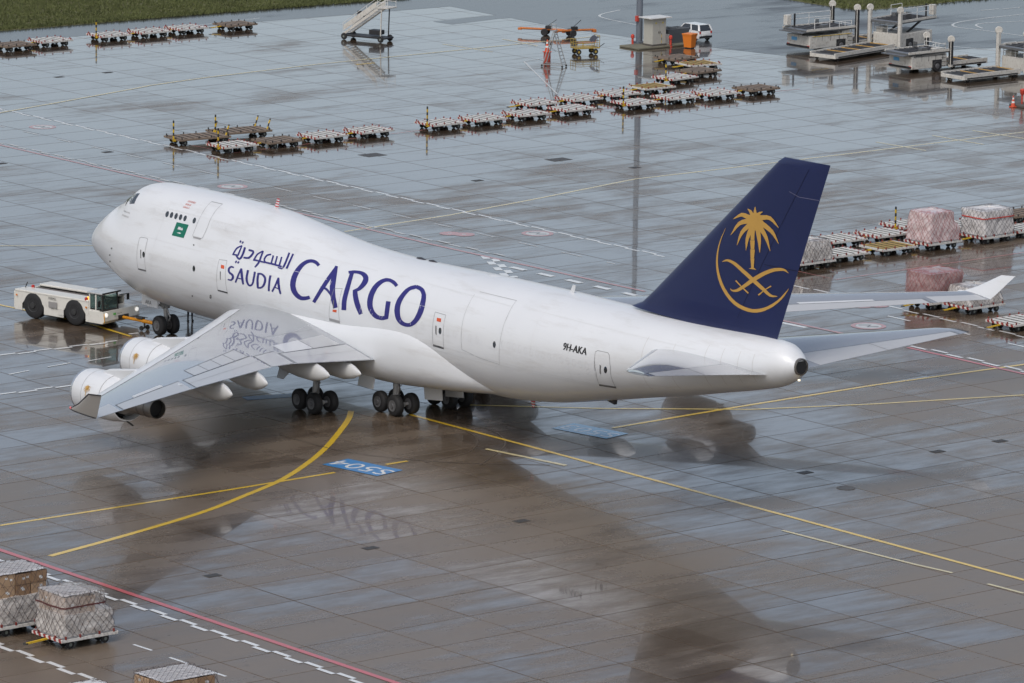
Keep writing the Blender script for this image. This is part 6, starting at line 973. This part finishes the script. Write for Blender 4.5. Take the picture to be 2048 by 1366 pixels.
# light mast, control cabinet, bins, hydrants, car
isl = empty('equipment_island', G(1312, 92), TH, 'low kerbed island carrying mast and control cabinet', 'island'); MB().box((0, 0, .09), (2.6, 6.4, .18)).build('kerb', mat('kerb_mossy', (.16, .15, .11), .85, var=.3, dirt=.5, dirt_rgb=(.06, .08, .02)), isl, bevel=.05)
mp = G(1278, 90); ms = empty('light_mast', mp, 0, 'grey steel floodlight mast rising out of frame', 'mast'); MB().cyl((0, 0, .15), (0, 0, 24), .30, .20, 20).build('shaft', mat('mast_grey', (.14, .16, .19), .5, var=.1, dirt=.2), ms, True); MB().box((0, 0, .25), (.9, .9, .2)).build('foot_plate', MATS['mast_grey'], ms, bevel=.02); MB().box((.1, -.36, 2.4), (.3, .25, .5)).build('red_box', mat('box_red', (.5, .07, .05), .5), ms, bevel=.02); MB().lathe([(.1, 0), (.16, .1), (.12, .3), (.02, .35)], (-.2, -.35, 4.6), (0, 0, 1), 12).build('red_lamp', REDL, ms, True); MB().bar((-.2, -.35, 4.6), (0, 0, 4.6), .05).build('lamp_arm', LBLK, ms)
MB().box((0, 0, 24.1), (3.2, .5, .3)).build('lamp_crossbar', MATS['mast_grey'], ms)
kp = G(1309, 90, .18); kb = empty('control_cabinet', kp, TH, 'beige control cabinet with flat overhanging roof', 'cabinet'); KM = mat('cabinet_beige', (.42, .41, .36), .5, var=.06, dirt=.15); MB().box((0, 0, 1.2), (1.2, 1.6, 2.4)).build('cabinet_body', KM, kb, bevel=.02); MB().box((0.05, 0, 2.5), (1.7, 2.5, .1)).build('roof', mat('cabinet_roof', (.6, .6, .58), .4), kb, bevel=.02); MB().box((0, 0, .08), (1.3, 1.7, .16)).build('plinth', MATS['kerb_dark'], kb)
for y in (-.4, .4): MB().box((.61, y, 1.2), (.02, .72, 2.1)).build('cabinet_door', KM, kb, bevel=.01); MB().box((.63, y * .2, 1.2), (.03, .05, .2)).build('handle', LBLK, kb); MB().box((.62, y, 2.05), (.02, .16, .16)).build('warning_plate', mat('plate_yellow', (.55, .45, .1), .5), kb)
dp = G(1346, 88); db = empty('waste_skip', dp, TH, 'dark grey open skip behind the control cabinet', 'skip'); SKM = mat('skip_grey', (.10, .11, .12), .6, dirt=.3); MB().loft([[Vector((sx * w, sy * l, z)) for sx, sy in ((-1, -1), (1, -1), (1, 1), (-1, 1))] for w, l, z in ((.6, .9, .1), (.8, 1.3, 1.45), (.72, 1.2, 1.45), (.55, .85, .3))]).build('skip_body', SKM, db); MB().box((0, 0, 1.46), (1.72, .12, .1)).build('rim_bar', SKM, db)
wb = empty('white_board', G(1331, 92), TH, 'small white box between cabinet and skip', 'box'); MB().box((0, 0, .55), (.4, .5, .9)).build('box_body', LW, wb, bevel=.03); MB().box((0, 0, 1.03), (.44, .54, .06)).build('lid', LW, wb)
bp_ = G(1379, 96); bn = empty('wheeled_bin', bp_, TH + .3, 'bright orange wheeled bin beside the island', 'bin'); BO = mat('bin_orange', (.68, .19, .02), .45, var=.08); MB().loft([[Vector((sx * w, sy * w, z)) for sx, sy in ((-1, -1), (1, -1), (1, 1), (-1, 1))] for w, z in ((.36, .08), (.47, 1.15), (.50, 1.15), (.50, 1.22))]).build('bin_body', BO, bn); MB().box((0, 0, 1.27), (1.06, 1.06, .09)).build('lid', BO, bn, bevel=.03); MB().box((0, 0, .05), (.6, .6, .1)).build('foot', LBLK, bn)
for i, (px, py, lb) in enumerate([(1265, 92, 'red hydrant left of the mast foot'), (1341, 94, 'red fire extinguisher post before the skip'), (1322, 95, 'yellow-black post beside the cabinet')]):
    h = empty('hydrant' if i < 2 else 'marker_post', G(px, py), 0, lb, 'hydrant' if i < 2 else 'post')
    if i < 2: MB().lathe([(.16, 0), (.16, .08), (.10, .1), (.10, .7), (.17, .74), (.17, .95), (.08, 1.05), (.02, 1.08)], (0, 0, 0), (0, 0, 1), 14).build('hydrant_body', MATS['post_red'], h, True); MB().cyl((-.2, 0, .8), (.2, 0, .8), .05, n=10).build('outlet', MATS['post_red'], h)
    else: MB().cyl((0, 0, 0), (0, 0, 1.3), .06, n=10).build('post_shaft', YB2, h); MB().lathe([(.12, 0), (.12, .04)], (0, 0, 0), (0, 0, 1), 12).build('post_foot', LBLK, h)
# white hatchback
cp = G(1396, 84.5); cr_ = empty('hatchback_car', (cp.x - 1.78, cp.y + .82, 0.004), math.pi + TH, 'small white hatchback parked on the asphalt behind the bins', 'car'); CW = mat('car_white', (.72, .72, .71), .25, coat=.8, var=.02); CG = mat('car_glass', (.03, .035, .04), .06, coat=.5)
def car_ring(x, w, z0, z1, wt): return [Vector((x, -w, z0)), Vector((x, w, z0)), Vector((x, w, z0 + (z1 - z0) * .55)), Vector((x, wt, z1)), Vector((x, -wt, z1)), Vector((x, -w, z0 + (z1 - z0) * .55))]
MB().loft([car_ring(-1.75, .70, .35, .80, .66), car_ring(-1.7, .80, .28, .95, .74), car_ring(-1.0, .82, .25, 1.0, .76), car_ring(0, .82, .25, 1.02, .78), car_ring(1.0, .82, .25, .98, .76), car_ring(1.6, .80, .28, .90, .70), car_ring(1.78, .68, .35, .72, .6)]).build('car_body', CW, cr_, True, .03)
gl = MB().loft([[Vector((x, sy * w, z)) for x, sy in ((x0, -1), (x1, -1), (x1, 1), (x0, 1))] for x0, x1, w, z in ((-1.72, 1.05, .77, .98), (-1.5, .35, .62, 1.46))]).build('car_windows', CG, cr_)
MB().box((-.55, 0, 1.475), (1.9, 1.22, .05)).build('car_roof', CW, cr_, False, .03)
for x in (-1.55, -.55, .35): 
    for sy in (-1, 1): MB().bar((x - (.1 if x < 0 else -.55), sy * .775, .97), (x + .08, sy * .635, 1.46), .09).build('window_pillar', CW, cr_)
for sy in (-1, 1):
    MB().bar((-1.76, sy * .74, .95), (-1.52, sy * .62, 1.47), .1).build('rear_pillar', CW, cr_); MB().box((-1.74, sy * .66, .82), (.06, .16, .22)).build('tail_lamp', REDL, cr_); MB().box((1.72, sy * .5, .68), (.08, .28, .14)).build('front_lamp', CWH, cr_)
    for x in (-1.15, 1.15): w = MB().lathe([(.12, -.09), (.27, -.1), (.30, -.05), (.30, .05), (.27, .1), (.12, .09)], (x, sy * .74, .30), (0, 1, 0), 18).build('wheel', TYRE, cr_, True); MB().lathe([(.19, 0), (.17, .03), (.03, .03)], (x, sy * .835, .30), (0, sy, 0), 14).build('rim', RIM, w, True)
MB().box((-1.79, 0, .62), (.02, .5, .12)).build('number_plate', CWH, cr_); MB().box((-1.77, 0, .42), (.06, 1.5, .18)).build('bumper', LBLK, cr_, bevel=.02)
